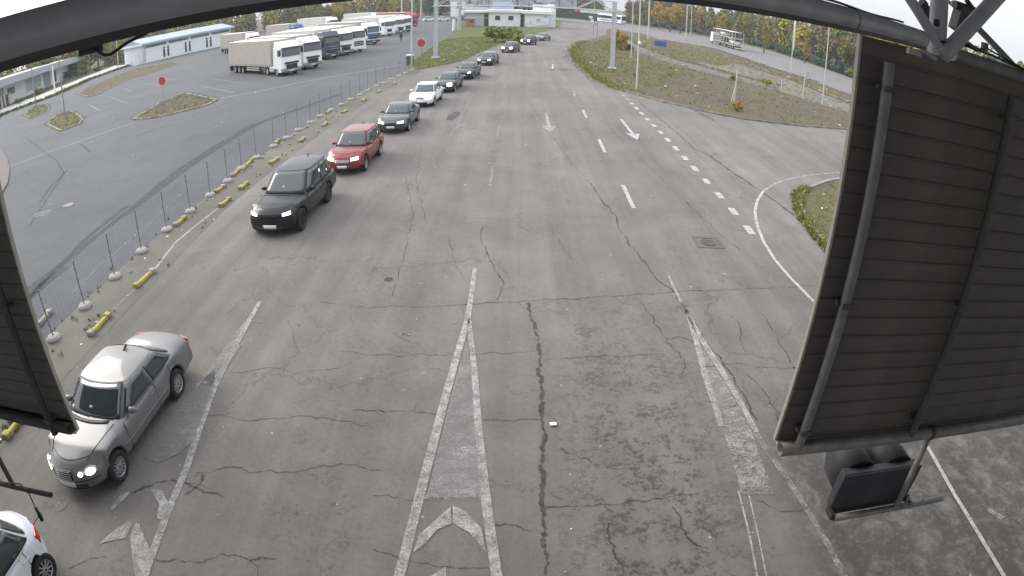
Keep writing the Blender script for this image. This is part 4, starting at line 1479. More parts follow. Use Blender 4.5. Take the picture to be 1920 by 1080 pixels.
def build_lorry(label, front, ang, cab, trailer='tarp', roofm='tarproof', lowcab=None, trailer_logo=None, group='lorries parked in a slanting row', style=0, S=1.08, trailer_len=13.6, cabtop=None, name='articulated_lorry', gap=.55, detail=True):
    """front = near front corner on the ground; +x of the lorry is forward; its near side is -y"""
    h = D(ang)
    root = empty(name, (0, 0, 0.012), h)
    W = 2.5
    # origin at the front centre
    off = Vector((-math.sin(h), math.cos(h), 0)) * (W * S / 2)
    root.location = (front[0] + off.x, front[1] + off.y, .012)
    root.scale = (S, S, S)
    tag(root, label, 'lorry', group)
    cm, tm = MT[cab], MT[trailer]
    cabL = 2.25
    H = 3.85
    # cab: lower nose, upper body with raked windscreen, roof fairing
    rbox('cab', (-cabL / 2, 0, 1.98), (cabL, W, 2.5), cm, root, .12, taper=(-.22, 0, .97))
    mb = MB()
    mb.box((-cabL / 2 - .12, 0, 3.5), (cabL - .42, W * .95, .62))
    for i, v in enumerate(mb.v):
        if v[2] > 3.5:
            mb.v[i] = (v[0] - (.5 if v[0] > -cabL / 2 else 0), v[1] * .93, v[2])
    mb.build('roof_fairing', MT[cabtop] if cabtop else cm, root, bevel=.1)
    if lowcab:
        rbox('front_panel', (.012 - .05, 0, 1.5), (.12, W * .97, .95), MT[lowcab], root, .04)
    rbox('windscreen', (-.1, 0, 2.58), (.16, W * .9, .86), MT['glass2'], root, .05, taper=(-.11, -.11, .97))
    rbox('sun_visor', (-.13, 0, 3.1), (.3, W * .92, .1), MT['black'] if style != 2 else cm, root, .03)
    for sg in (1, -1):
        rbox('side_window', (-.72, sg * (W / 2 - .035), 2.55), (.72, .04, .72), MT['glass2'], root, .015)
        mb = MB()
        mb.box((-.12, sg * (W / 2 + .14), 2.6), (.13, .2, .62))
        mb.box((-.15, sg * (W / 2 + .02), 2.92), (.05, .24, .04))
        mb.build('wing_mirror', MT['black'], root, bevel=.03)
        rbox('headlight', (-.02, sg * (W / 2 - .32), .78), (.12, .42, .2), MT['lampoff'], root, .03)
        rbox('cab_step', (-.55, sg * (W / 2 - .06), .75), (.75, .14, .7), MT['chassis'] if lowcab else cm, root, .04)
    if style == 0:
        mb = MB()
        mb.box((.03, 0, 1.0), (.1, 1.35, .52))
        mb.box((.03, 0, 1.42), (.08, 1.75, .22))
        mb.build('grille', MT['black'], root, bevel=.04)
        rbox('bumper', (-.03, 0, .62), (.2, W * .98, .36), MT['galv'], root, .05)
    elif style == 1:
        mb = MB()
        for z in (1.05, 1.3, 1.55):
            mb.box((.02, 0, z), (.08, 1.6, .15))
        gr = mb.build('grille', MT['black'], root, bevel=.03)
        mb = MB()
        mb.box((.05, 0, 1.42), (.05, 1.5, .05))
        mb.box((.05, 0, 1.72), (.05, 1.2, .05))
        mb.build('grille_bar', MT['tank'], root)
        rbox('bumper', (-.03, 0, .62), (.2, W * .98, .4), cm if not lowcab else MT['chassis'], root, .05)
    else:
        mb = MB()
        mb.box((.03, 0, 1.25), (.08, 1.1, .62))
        mb.box((.03, 0, .62), (.1, 1.5, .2))
        mb.build('grille', MT['black'], root, bevel=.06)
        rbox('bumper', (-.03, 0, .62), (.16, W * .98, .34), cm, root, .05)
    rbox('number_plate', (.085, 0, .56), (.03, .55, .13), MT['plate'], root, .005)
    rbox('chassis', (-8.2, 0, .85), (15.4, .9, .28), MT['chassis'], root, .02)
    # fuel tank and skirts of the tractor
    for sg in (1, -1):
        rbox('fuel_tank', (-2.75, sg * .98, .72), (1.25, .5, .62), MT['tank'], root, .12)
    for x in (-1.35, -4.05):
        for sg in (1, -1):
            lorry_wheel(root, x, sg * (W / 2 - .2))
    # trailer
    x1 = -cabL - gap
    x0 = x1 - trailer_len
    zt0, zt1 = 1.12, 3.98
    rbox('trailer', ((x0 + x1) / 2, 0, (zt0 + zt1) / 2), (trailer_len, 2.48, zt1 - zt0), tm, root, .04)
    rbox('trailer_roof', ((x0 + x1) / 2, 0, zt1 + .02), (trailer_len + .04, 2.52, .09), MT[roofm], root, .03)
    mb = MB()
    n = 24
    for k in range(n + 1):                                 # slightly bellied curtain folds and the buckles along the hem
        x = x0 + .1 + (trailer_len - .2) * k / n
        for sg in (1, -1):
            mb.box((x, sg * 1.247, (zt0 + zt1) / 2 + .05), (.05, .02, zt1 - zt0 - .3))
    tag(mb.build('curtain_ribs', tm, root), kind='stuff')
    if detail:
        mb = MB()
        for k in range(n):
            x = x0 + .35 + (trailer_len - .7) * k / (n - 1)
            mb.box((x, -1.26, zt0 + .02), (.07, .03, .22))
        tag(mb.build('curtain_straps', MT['chassis'], root), kind='stuff')
    rbox('side_rail', ((x0 + x1) / 2, 0, 1.06), (trailer_len, 2.5, .12), MT['tank'], root, .02)
    for k in range(3):
        for sg in (1, -1):
            lorry_wheel(root, x0 + 2.2 + 1.31 * k, sg * (W / 2 - .22), .48, .36)
    for sg in (1, -1):
        mb = MB()
        for z in (.55, .8):
            mb.box((x0 + 8.2, sg * 1.18, z), (3.9, .05, .13))
        mb.build('side_guard', MT['tank'], root)
        rbox('landing_leg', (x1 - 2.6, sg * .9, .62), (.14, .14, .8), MT['tank'], root, .02)
    mb = MB()
    mb.box((x0 - .03, 0, 2.5), (.06, 2.4, 2.7))
    for y in (-.9, -.35, .35, .9):
        mb.cyl((x0 - .08, y, 1.2), (x0 - .08, y, 3.8), .025, n=6)
    mb.build('rear_doors', MT['tank'], root)
    rbox('rear_bumper', (x0 - .02, 0, .6), (.1, 2.4, .16), MT['chassis'], root, .02)
    for sg in (1, -1):
        rbox('mud_flap', (x0 + .5, sg * 1.0, .55), (.06, .45, .7), MT['black'], root, .01)
    if trailer_logo == 'ring':
        bm = bmesh.new()
        me = bpy.data.meshes.new('round_logo')
        mb = MB()
        ring = []
        for k in range(24):
            a0, a1 = 2 * math.pi * k / 24, 2 * math.pi * (k + 1) / 24
            if 12 <= k < 15:
                continue
            vs = [(x1 - .85 + r_ * math.cos(a), -1.262, 2.95 + r_ * math.sin(a)) for r_, a in ((.62, a0), (.62, a1), (.46, a1), (.46, a0))]
            mb.add(vs, [(0, 1, 2, 3)], 0)
        mb.build('round_logo', MT['signred'], root)
        bm.free()
    if trailer_logo == 'letters':
        mb = MB()
        x = x0 + 4.6
        for w_ in (.55, .5, .45, .35, 0, .2, .55, .6):       # blurred grey company letters
            if w_:
                mb.box((x, -1.262, 2.35), (w_ * .8, .012, .5))
            x += w_ + .12
        tag(mb.build('lettering', mat('grey_print', (.2, .2, .2), .8, var=.3, scale=9), root), kind='stuff')
    return root


A = -42.6
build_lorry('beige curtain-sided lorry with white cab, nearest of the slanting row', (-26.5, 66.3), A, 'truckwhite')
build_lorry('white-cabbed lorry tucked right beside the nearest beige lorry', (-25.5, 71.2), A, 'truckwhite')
build_lorry('navy blue cab lorry with a round red mark on its trailer', (-26.3, 82.4), A, 'navy', 'tarpwhite', style=1, trailer_logo='ring')
build_lorry('white lorry squeezed behind the navy cab, mostly hidden', (-25.6, 86.8), A, 'truckwhite', style=0)
build_lorry('white lorry with round badge grille between the navy and the blue-fronted cabs', (-24.8, 91.4), A, 'truckwhite', style=1)
build_lorry('lorry with white roof and royal blue front panel', (-25.9, 106.2), A, 'truckwhite', 'tarp', style=1, lowcab='truckblue')
build_lorry('white lorry with black grille standing beyond the blue-fronted one', (-28.0, 130.0), A, 'truckwhite', style=2, trailer='tarpwhite')
build_lorry('white lorry half hidden, third from the red one', (-27.0, 137.5), A, 'truckwhite', style=0, trailer='tarpwhite')
build_lorry('white lorry half hidden, next but one to the red one', (-26.6, 145.0), A, 'truckwhite', style=0, trailer='tarpwhite')
build_lorry('bright red cab lorry at the far end of the row', (-30.0, 175), A, 'truckred', 'truckred', 'tarpwhite', style=2)
build_lorry('beige lorry with white cab and grey lettering behind the near row', (-53.2, 115.2), A, 'truckwhite', trailer_logo='letters', group='lorries standing in the back row')
build_lorry('beige lorry with bright blue cab in the back row', (-54.0, 144.5), A, 'truckblue', style=2, group='lorries standing in the back row', cabtop='truckblue')
build_lorry('white high-roofed lorry at the far end of the back row', (-50.5, 163), A, 'truckwhite', 'tarpwhite', 'tarpwhite', style=1, group='lorries standing in the back row', S=1.2)
build_lorry('pale box lorry seen only by its roof beyond the row', (-44.0, 190), A, 'truckwhite', 'tarpwhite', 'tarpwhite', style=1, group='lorries standing in the back row', S=1.15)

# ------------------------------------------------------------------ coach and car transporter on the access road
def build_coach(label, rear, ang, L=13.2):
    h = D(ang)
    root = empty('coach', (rear[0], rear[1], .03), h)
    tag(root, label, 'coach')
    W, H = 2.55, 3.9
    rbox('body', (L / 2, 0, 1.95), (L, W, 3.3), MT['truckwhite'], root, .22, taper=(-.25, .05, .97))
    rbox('roof', (L / 2, 0, 3.62), (L * .97, W * .95, .22), MT['truckwhite'], root, .1)
    rbox('rear_window', (-.0, 0, 2.55), (.12, W * .86, 1.75), MT['black'], root, .05)
    for sg in (1, -1):
        f = rbox('window_band', (L / 2 + .3, sg * (W / 2 + .02), 2.5), (L * .9, .06, 1.25), MT['black'], root, .02)
        for k in range(7):
            rbox('pane', (1.3 + k * 1.65, sg * (W / 2 + .05), 2.5), (1.5, .03, 1.05), MT['darkwin'], f, .01)
        rbox('lower_panel', (L / 2, sg * (W / 2 + .005), 1.15), (L * .7, .04, .7), MT['fascia'], root, .02)
        mb = MB()
        mb.add([(2.2, sg * (W / 2 + .072), 2.1), (5.4, sg * (W / 2 + .072), 2.9), (6.1, sg * (W / 2 + .072), 2.9), (3.0, sg * (W / 2 + .072), 2.1)], [(0, 1, 2, 3) if sg < 0 else (3, 2, 1, 0)])
        mb.build('white_swoosh', MT['truckwhite'], root)
        rbox('tail_light', (-.02, sg * 1.05, 1.1), (.1, .28, .4), MT['red'], root, .03)
        for x in (3.2, 4.5, 10.6):
            lorry_wheel(root, x, sg * (W / 2 - .18))
    rbox('rear_bumper', (0, 0, .75), (.2, W * .95, .4), MT['tank'], root, .06)
    rbox('windscreen', (L - .05, 0, 2.4), (.2, W * .9, 1.6), MT['darkwin'], root, .05, taper=(-.25, -.25, 1))
    return root


p0, p1 = surv(1163, 47), surv(1112, 41)
build_coach('white coach with dark windows driving away beyond the gantry', (40.0, 237), math.degrees(math.atan2(p1.y - p0.y, p1.x - p0.x)), 15)

# transporter: cab on the far left, two decks of cars
pt0, pt1 = surv(1390, 95.5), surv(1308, 72.5)
ta = math.atan2(pt1.y - pt0.y, pt1.x - pt0.x)
tr = empty('car_transporter', (pt0.x, pt0.y, .03), ta)
tag(tr, 'car transporter lorry with pale upper deck on the road before the green fence', 'lorry')
TL = 21.0
rbox('cab', (TL - 1.1, 0, 1.9), (2.1, 2.5, 2.7), MT['truckwhite'], tr, .12, taper=(-.25, 0, .97))
rbox('windscreen', (TL - .15, 0, 2.5), (.2, 2.2, .8), MT['glass2'], tr, .04, taper=(-.12, -.12, 1))
for z, x0_, x1_ in ((1.0, 1.5, TL - 2.4), (2.75, 2.0, TL - .6)):
    rbox('deck', ((x0_ + x1_) / 2, 0, z), (x1_ - x0_, 2.5, .16), MT['tank'], tr, .02)
rbox('deck_cover', (TL / 2 + .5, 0, 4.45), (TL - 5, 2.4, .12), MT['tarpwhite'], tr, .03)
mb = MB()
for k in range(9):
    x = 1.8 + k * (TL - 4.6) / 8
    for sg in (1, -1):
        mb.box((x, sg * 1.2, 2.7), (.14, .1, 3.5))
for sg in (1, -1):
    mb.cyl((2, sg * 1.22, 2.0), (7, sg * 1.22, 2.75), .07, n=6)
    mb.cyl((9, sg * 1.22, 2.75), (13, sg * 1.22, 1.1), .07, n=6)
tag(mb.build('deck_frame', MT['tank'], tr), kind='stuff')
rbox('ramp', (.6, 0, .42), (2.4, 2.4, .14), MT['tank'], tr, .02)
rbox('chassis', (TL / 2, 0, .75), (TL - 3, 1.2, .4), MT['chassis'], tr, .03)
for x in (3.4, 4.6, 5.8, 13.5, TL - 1.3):
    for sg in (1, -1):
        lorry_wheel(tr, x, sg * 1.05, .48)
for k, (xx, zz, pm, lab) in enumerate(((5.0, 1.1, 'truckwhite', 'white car on the lower deck of the transporter, nearer its ramp'), (12.0, 1.1, 'galvdark', 'dark car on the lower deck of the transporter, nearer its cab'),
                                       (5.5, 2.85, 'galvdark', 'dark car on the upper deck of the transporter, nearer its ramp'), (12.5, 2.85, 'truckwhite', 'white car on the upper deck of the transporter, nearer its cab'))):
    w_ = Vector((pt0.x + math.cos(ta) * xx, pt0.y + math.sin(ta) * xx, 0))
    r_, _c = build_car('carried_car', lab, dict(foc, H=1.45), MT[pm], (w_.x, w_.y), ta, 'cars carried on the transporter', lights='none', detail=0, grille='none', plate=False)
    r_.location.z = .03 + zz
# red lorry beyond the hedge
build_lorry('red lorry passing behind the dark hedge', (25, 285), 168, 'truckred', 'tarpwhite', 'tarpwhite', style=2, group='lorries on the far road')

# ------------------------------------------------------------------ row of posts and yellow kerb blocks
def make_post():
    root = empty('barrier_post', (0, 0, 0.014))
    mb = MB()
    n = 20
    prof = [(.25, 0), (.25, .07), (.2, .13), (.06, .15)]
    vs = [(r * math.cos(6.2832 * k / n), r * math.sin(6.2832 * k / n), z) for r, z in prof for k in range(n)]
    fs = [(i * n + k, i * n + (k + 1) % n, (i + 1) * n + (k + 1) % n, (i + 1) * n + k) for i in range(3) for k in range(n)] + [tuple(range(3 * n, 4 * n))]
    mb.add(vs, fs, 0, False)
    mb.build('foot', MT['concrete'], root)
    MB().cyl((0, 0, .1), (0, 0, 1.58), .024, n=10).build('pole', MT['galv'], root)
    for z in (.45, .95, 1.3, 1.55):
        MB().cyl((0, 0, z), (0, 0, z + .035), .029, n=10).build('collar', MT['galvdark'], root)
    return root


POST_PX = [(28, 783), (102, 637), (160, 577), (216, 521.7), (266, 473), (313, 433), (357, 398), (394, 368), (427, 341), (453, 317), (481, 297), (513, 275.5), (537, 260), (559, 245), (582, 231), (600, 219), (622, 207), (641, 197), (657, 187.5), (675, 179), (689, 171), (706, 162), (720, 157), (733, 149.5), (748, 144), (760, 138), (773, 133)]
proto = make_post()
PP = [surv(*px) for px in POST_PX]
POSTS = []
for i, px in enumerate(POST_PX):
    o = proto if i == 0 else copy_tree(proto)
    p = surv(*px)
    o.location = (p.x, p.y, .014)
    tilt = (rnd.uniform(-.03, .03), rnd.uniform(-.035, .03))
    for ch in children(o):
        if not ch.name.startswith('foot'):
            ch.rotation_euler = (*tilt, 0)
    tag(o, 'slim grey post on a round concrete foot, %s along the row from the camera' % ORD[i], 'post', 'posts along the broken verge')
    POSTS.append(o)
for i, o in enumerate(POSTS):
    if i + 1 < len(PP):
        # welded mesh of thin wires hung between this post and the next
        d = PP[i + 1] - PP[i]
        L = d.length
        mb = MB()
        for k in range(1, int(L / .2)):
            mb.box((k * .2, 0, .83), (.003, .003, 1.3))
        for z in (.2, .62, 1.05, 1.47):
            mb.box((L / 2, 0, z), (L, .003, .003))
        fp = mb.build('mesh_panel', MT['galv'])
        fp.location = (PP[i].x, PP[i].y, .014)
        fp.rotation_euler = (0, 0, math.atan2(d.y, d.x))
        fp.parent = o
        fp.matrix_parent_inverse = Matrix.Translation(o.location).inverted() @ Matrix.Identity(4)
        fp['kind'] = 'stuff'


def yellow_block(i, px, ang, L=.95, fade=False, broken=False):
    p = surv(*px)
    root = empty('kerb_block', (p.x, p.y, .014), ang)
    m = MT['yellow'] if not fade else MT['kerb']
    rbox('block', (0, 0, .06), (L, .2, .12), m, root, .03, taper=(-.04, .04, .7))
    for sx in (-1, 1):
        rbox('end_block', (sx * (L / 2 - .12), 0, .075), (.22, .25, .15), m if rnd.random() < .6 else MT['kerb'], root, .03)
    if broken:
        rbox('crumb', (.1, .2, .04), (.14, .12, .08), MT['kerb'], root, .02)
    return root


YB = [((30, 803), 'crumbling yellow kerb block under the left sign panel'), ((188, 612), 'yellow kerb block near the roof of the silver car, weedy at one end'), ((272, 525), 'bright yellow kerb block standing alone between the lane and the fourth post'),
      ((338, 418), 'yellow kerb block lying against the foot of the sixth post'), ((422, 382), 'yellow kerb block left of the black car, on its own at the lane edge'), ((457, 351), 'yellow kerb block with a dark gap in it, nearest the roof of the black car'),
      ((412, 357), 'small faded yellow block beside the eighth post'), ((441, 327), 'short yellow block between the ninth and eighth posts'), ((466, 308), 'long yellow block beside the tenth post'), ((514, 304), 'yellow kerb block with chipped ends, level with the red car'),
      ((566, 264), 'yellow kerb block beside the lane, level with the grey saloon'), ((519, 268), 'small yellow block behind the twelfth post foot'), ((609, 235), 'yellow kerb block beside the lane, level with the gap before the white hatchback'), ((615, 212), 'yellowish block at the foot of the seventeenth post'),
      ((646, 211), 'yellow kerb block at the lane edge, level with the white hatchback'), ((682, 189), 'pale yellow kerb block, third from the far end of its row'), ((710, 173), 'pale worn kerb block, second from the far end of its row'), ((739, 158), 'whitish kerb block at the far end of its row'),
      ((690, 170), 'low pale kerb piece between the far post feet'), ((84, 600), 'yellow block half hidden behind the left sign panel')]
for i, (px, lab) in enumerate(YB):
    o = yellow_block(i, px, D(90 + rnd.uniform(-7, 9)), L=1.25 if i in (1, 2, 8) else .95, fade=i >= 16, broken=i in (1, 5, 9))
    tag(o, lab, 'kerb block', 'yellow kerb blocks along the verge')
tufts('grass', along([(-13.3, 6), (-13.4, 25), (-13, 44), (-11.5, 66)], 120, .2, .014) + along([(-12, 8), (-12.1, 40)], 40, .25, .014) + [(-11.9 + rnd.gauss(0, .12), 12.6 + rnd.gauss(0, .2), .014) for _ in range(14)] + [(-11.5 + rnd.gauss(0, .15), 7.4 + rnd.gauss(0, .3), .014) for _ in range(24)], [LEAF['straw'], LEAF['olive']], .04, .12, 6, .07)

# manhole covers
for px, r, lab in (((1327, 455), .3, 'round iron manhole cover in the right-hand lane'), ((128, 385), .33, 'pale round manhole cover in the parking lot')):
    p = surv(*px)
    root = empty('manhole_cover', (p.x, p.y, .008))
    tag(root, lab, 'manhole')
    mb = MB()
    mb.cyl((0, 0, 0), (0, 0, .018), r, n=24, smooth=False)
    for k in range(4):
        mb.box((0, (k - 1.5) * r * .4, .02), (r * 1.4, .03, .008))
    mb.build('lid', MT['galvdark'] if px[0] > 500 else MT['kerb'], root)
    if px[0] > 500:
        mb = MB()
        for sx, sy, w, l in ((0, .42, 1.0, .14), (0, -.42, 1.0, .14), (.43, 0, .14, .7), (-.43, 0, .14, .7)):
            mb.box((sx, sy, .004), (w, l, .016))
        mb.build('surround', MT['verge'], root)
p = surv(1037, 798)
o = tag(MB().box((0, 0, .02), (.13, .085, .03), rz=.15).build('paper_scrap', MT['white'], bevel=.004, loc=(p.x, p.y, .02)), 'small white scrap of paper beside the long crack', 'litter')
p = surv(1047, 131)
root = empty('traffic_cone', (p.x - .6, p.y, .012))
tag(root, 'small white marker standing on the far carriageway', 'marker')
MB().cyl((0, 0, .03), (0, 0, .6), .14, .05, n=12).build('body', MT['white'], root)
MB().box((0, 0, .02), (.36, .36, .05)).build('base', MT['black'], root)
tag(MB().flat(smooth_poly([(p.x - .2, p.y - .4), (p.x + 1.2, p.y - .3), (p.x + 1.5, p.y + .3), (p.x + .2, p.y + .5)]), .021).build('tar_patch', MT['tar']), kind='structure')
p = surv(851, 217)
tag(MB().flat(smooth_poly([(p.x - .45, p.y - 1.4), (p.x + .1, p.y - 1.8), (p.x + .4, p.y + .4), (p.x + .2, p.y + 1.6), (p.x - .3, p.y + 1.0)]), .021).build('tar_patch', MT['seam']), kind='structure')
for px in ((727, 525),):
    p = surv(*px)
    tag(MB().flat(smooth_poly([(p.x - .12, p.y - .12), (p.x + .14, p.y - .1), (p.x + .15, p.y + .12), (p.x - .1, p.y + .14)]), .021).build('tar_patch', MT['tar']), kind='structure')


# ------------------------------------------------------------------ round signs
def round_sign(px, top_px_h, lab, r=.42):
    p = surv(*px)
    root = empty('road_sign', (p.x, p.y, .1))
    tag(root, lab, 'sign')
    MB().cyl((0, 0, 0), (0, 0, top_px_h - .2), .035, n=10).build('pole', MT['galv'], root)
    MB().cyl((0, -.05, top_px_h - r), (0, -.075, top_px_h - r), r, n=32, smooth=False).build('rim', MT['signrim'], root)
    MB().cyl((0, -.077, top_px_h - r), (0, -.083, top_px_h - r), r * .86, n=32, smooth=False).build('disc', MT['signred'], root)
    return root


round_sign((307, 187), 2.62, 'round red road sign on a thin pole in the parking lot', .56)
round_sign((790, 116), 2.85, 'round red road sign by the rubbish bin at the tip of the left median', .58)


# ------------------------------------------------------------------ poles
def pole(px, h, r, lab, m='steelpole', lamp=None, extra=None, name='lamp_post', lean=0.0):
    p = surv(*px)
    root = empty(name, (p.x, p.y, 0))
    root.rotation_euler = (0, lean, 0)
    tag(root, lab, 'pole')
    MB().cyl((0, 0, 0), (0, 0, h), r, r * .75, n=14).build('mast', MT[m], root)
    MB().cyl((0, 0, 0), (0, 0, .25), r * 1.6, r * 1.6, n=14).build('base', MT['kerb'], root)
    if lamp:
        mb = MB()
        mb.tube([(0, 0, h - .05), (.3 * lamp, -.05, h + .15), (.9 * lamp, -.1, h + .2)], .03)
        mb.build('arm', MT[m], root)
        rbox('lamp_head', (1.1 * lamp, -.1, h + .2), (.55, .22, .1), MT['galv'], root, .03)
    return root


pole((1183, 112), 10, .085, 'slender pale pole nearer the gantry on the right median', 'woodpole', 1)
pl = pole((1193, 171), 9.5, .085, 'slender pale pole at the kerb with a small white lamp low on it', 'woodpole', 1)
bm = bmesh.new()
bmesh.ops.create_uvsphere(bm, u_segments=12, v_segments=8, radius=.16)
me = bpy.data.meshes.new('small_lamp')
bm.to_mesh(me)
bm.free()
me.materials.append(MT['white'])
o = link(bpy.data.objects.new('small_lamp', me), pl)
o.location = (.05, -.12, 4.45)
pole((1215, 75), 12, .2, 'thicker pale yellow pole at the access road', 'woodpole')
pole((1541, 199), 9, .07, 'slender grey pole nearest the right sign panel', 'steelpole', -1)
pole((1482, 141), 11, .1, 'grey lamp pole at the near edge of the access road', 'steelpole', -1)
pole((1487, 104), 12, .22, 'thick white pole standing behind the access road', 'white')
pole((1286, 73), 12, .16, 'pale yellow pole before the orange trees', 'woodpole')
pole((1295, 68), 11, .11, 'thin pole among the trees right of the pale yellow one', 'steelpole')
pole((1450, 88), 11, .11, 'thin pole in the trees beyond the green fence', 'steelpole')
pole((68, 201), 8.5, .1, 'grey lamp post rising from the further small island', 'galv', 1)
pole((123, 224), 8.5, .085, 'grey lamp post rising from the nearer small island', 'galv', 1)
pole((103, 171), 5.8, .16, 'short white post on the pavement before the customs hall', 'white', name='canopy_post')
pole((772, 124), 12, .11, 'tall thin pole beside the rubbish bin', 'steelpole')
pole((222, 126), 10, .12, 'thin pale pole left of the white warehouse', 'woodpole')
pole((485, 62), 12, .16, 'thin pale pole in the woods behind the lorries', 'woodpole')
pole((590, 34), 13, .25, 'pale pole left of the yellow tree', 'woodpole')
pole((577, 36), 13, .16, 'thinner pale pole left of the yellow tree', 'woodpole')
pole((753, 46), 13, .3, 'pale mast behind the row of lorries', 'steelpole')
pole((789, 40), 13, .25, 'grey mast behind the red lorry', 'steelpole')
# leaning timber stake and its neighbour
p = surv(1376, 194)
root = empty('timber_stake', (p.x, p.y, .1))
tag(root, 'pale timber stake with a leaning strut on the bare soil', 'post')
MB().cyl((0, 0, 0), (.12, .1, 3.2), .07, .06, n=8).build('stake', MT['woodpole'], root)
MB().cyl((-.35, -.2, 0), (.1, .08, 1.9), .05, .045, n=8).build('strut', MT['woodpole'], root)
p = surv(1505, 187)
root = empty('sign_post', (p.x, p.y, .1))
tag(root, 'thin post with a narrow grey plate beside the access road', 'sign')
MB().cyl((0, 0, 0), (0, 0, 3.2), .06, n=8).build('post', MT['woodpole'], root)
rbox('plate', (.32, 0, 2.8), (.34, .04, .75), MT['greywall'], root, .01)
MB().cyl((.32, 0, 2.4), (.0, 0, 2.3), .03, n=6).build('bracket', MT['woodpole'], root)
p = surv(1465, 170)
root = empty('stub_post', (p.x, p.y, .1))
tag(root, 'low thin stub post on the worn path', 'post')
MB().cyl((0, 0, 0), (0, 0, 1.1), .05, n=8).build('stub', MT['woodpole'], root)

# rubbish bin at the median tip
p = surv(769, 122)
root = empty('rubbish_bin', (p.x, p.y, .012))
tag(root, 'dark grey rubbish bin with pale lid at the tip of the left median', 'bin')
rbox('body', (0, 0, .55), (.75, .75, 1.1), MT['galvdark'], root, .05)
rbox('lid', (0, 0, 1.18), (.82, .82, .16), MT['white'], root, .05)

# blue sign board lying low on the grass
p = surv(1238, 92)
root = empty('blue_board', (p.x, p.y, .1), D(4))
tag(root, 'low blue board standing on the grass of the right median', 'sign')
rbox('board', (0, 0, .95), (2.4, .06, 1.05), MT['blue'], root, .02)
for sx in (-1, 1):
    MB().cyl((sx * 1.1, .05, 0), (sx * 1.1, .05, 1.4), .05, n=8).build('leg', MT['galv'], root)

# small control post and signs at the mouth of the far road
for (px, h, w, lab, c) in (((1110, 52), 2.6, .9, 'small white board at the mouth of the far road, left one', 'white'), ((1107, 44), 2.8, 1.4, 'white board beyond the far road mouth', 'white'), ((1116, 68), 3.4, 1.2, 'pale sign board on two thin legs at the median tip', 'greywall'), ((1070, 33), 3.0, .9, 'small white marker board at the far roadside', 'white')):
    p = surv(*px)
    root = empty('sign_board', (p.x, p.y, .1))
    tag(root, lab, 'sign')
    rbox('board', (0, 0, h - .5), (w, .08, .9), MT[c], root, .02)
    for sx in (-1, 1):
        MB().cyl((sx * w * .35, .06, 0), (sx * w * .35, .06, h - .1), .06, n=8).build('leg', MT['galv'], root)

# ------------------------------------------------------------------ person by the lorries
def person(px, lab, face):
    p = surv(*px)
    root = empty('person', (p.x, p.y, .008), face)
    tag(root, lab, 'person')
    S = 1.06
    J = [((0, 0, .98), .15, None), ((0, 0, 1.2), .16, 0), ((0, 0, 1.42), .17, 1), ((.01, 0, 1.54), .065, 2), ((.02, 0, 1.68), .105, 3), ((.03, 0, 1.76), .085, 4),
         ((0, .1, .92), .11, 0), ((.16, .1, .5), .07, 6), ((.06, .1, .08), .05, 7), ((.2, .1, .05), .045, 8), ((0, -.1, .92), .11, 0), ((-.1, -.1, .5), .07, 10), ((-.3, -.1, .12), .05, 11), ((-.18, -.1, .05), .045, 12),
         ((0, .22, 1.42), .075, 2), ((-.08, .28, 1.14), .055, 14), ((.06, .28, .92), .042, 15), ((.1, .28, .84), .04, 16), ((0, -.22, 1.42), .075, 2), ((.06, -.28, 1.14), .055, 18), ((.24, -.27, .98), .042, 19), ((.3, -.27, .93), .04, 20)]
    me = bpy.data.meshes.new('body')
    bm = bmesh.new()
    sk = bm.verts.layers.skin.verify()
    bv = []
    for j in J:
        v = bm.verts.new(tuple(c * S for c in j[0]))
        v[sk].radius = (j[1], j[1])
        bv.append(v)
    bv[0][sk].use_root = True
    for i, j in enumerate(J):
        if j[2] is not None:
            bm.edges.new((bv[j[2]], bv[i]))
    bm.to_mesh(me)
    bm.free()
    o = link(bpy.data.objects.new('body', me), root)
    me.materials.append(MT['darkcloth'])
    o.modifiers.new('skin', 'SKIN').use_smooth_shade = True
    sb = o.modifiers.new('sub', 'SUBSURF')
    sb.levels = sb.render_levels = 1
    bm = bmesh.new()
    bmesh.ops.create_uvsphere(bm, u_segments=12, v_segments=10, radius=.1)
    for v in bm.verts:
        v.co = Vector((v.co.x * 1.02 + .075, v.co.y * .8, v.co.z * 1.15 + 1.69 * S))
    me = bpy.data.meshes.new('face')
    bm.to_mesh(me)
    bm.free()
    me.materials.append(MT['skin'])
    link(bpy.data.objects.new('face', me), root)
    return root


person((752, 80), 'person in dark clothes walking past the lorries', D(-110))

# ------------------------------------------------------------------ white warehouse on the left
A0, A1 = surv(270.5, 119.5), surv(434, 83)
wd_ = (A1 - A0)
WL = wd_.length
wa = math.atan2(wd_.y, wd_.x)
root = empty('warehouse', (A0.x, A0.y, 0), wa)
tag(root, 'long white warehouse with blue roof and a band of small high windows', 'warehouse')
WH, WD = 5.3, 11.0
rbox('wall', (WL / 2, WD / 2, WH / 2), (WL, WD, WH), MT['whitewall'], root, .02)
mb = MB()
mb.add([(-.8, -.7, WH + .1), (WL + .8, -.7, WH + .1), (WL + .8, WD * .5, WH + 1.55), (-.8, WD * .5, WH + 1.55), (WL + .8, WD + .7, WH + .1), (-.8, WD + .7, WH + .1)], [(0, 1, 2, 3), (3, 2, 4, 5), (0, 3, 5), (1, 4, 2), (0, 5, 4, 1)])
mb.build('roof', MT['roofblue'], root)
rbox('eave', (WL / 2, -.72, WH - .12), (WL + 1.7, .14, .55), MT['bluegrey'], root, .02)
rbox('eave', (-.85, WD / 2, WH - .12), (.14, WD + 1.4, .55), MT['whitewall'], root, .02)
nb = 4
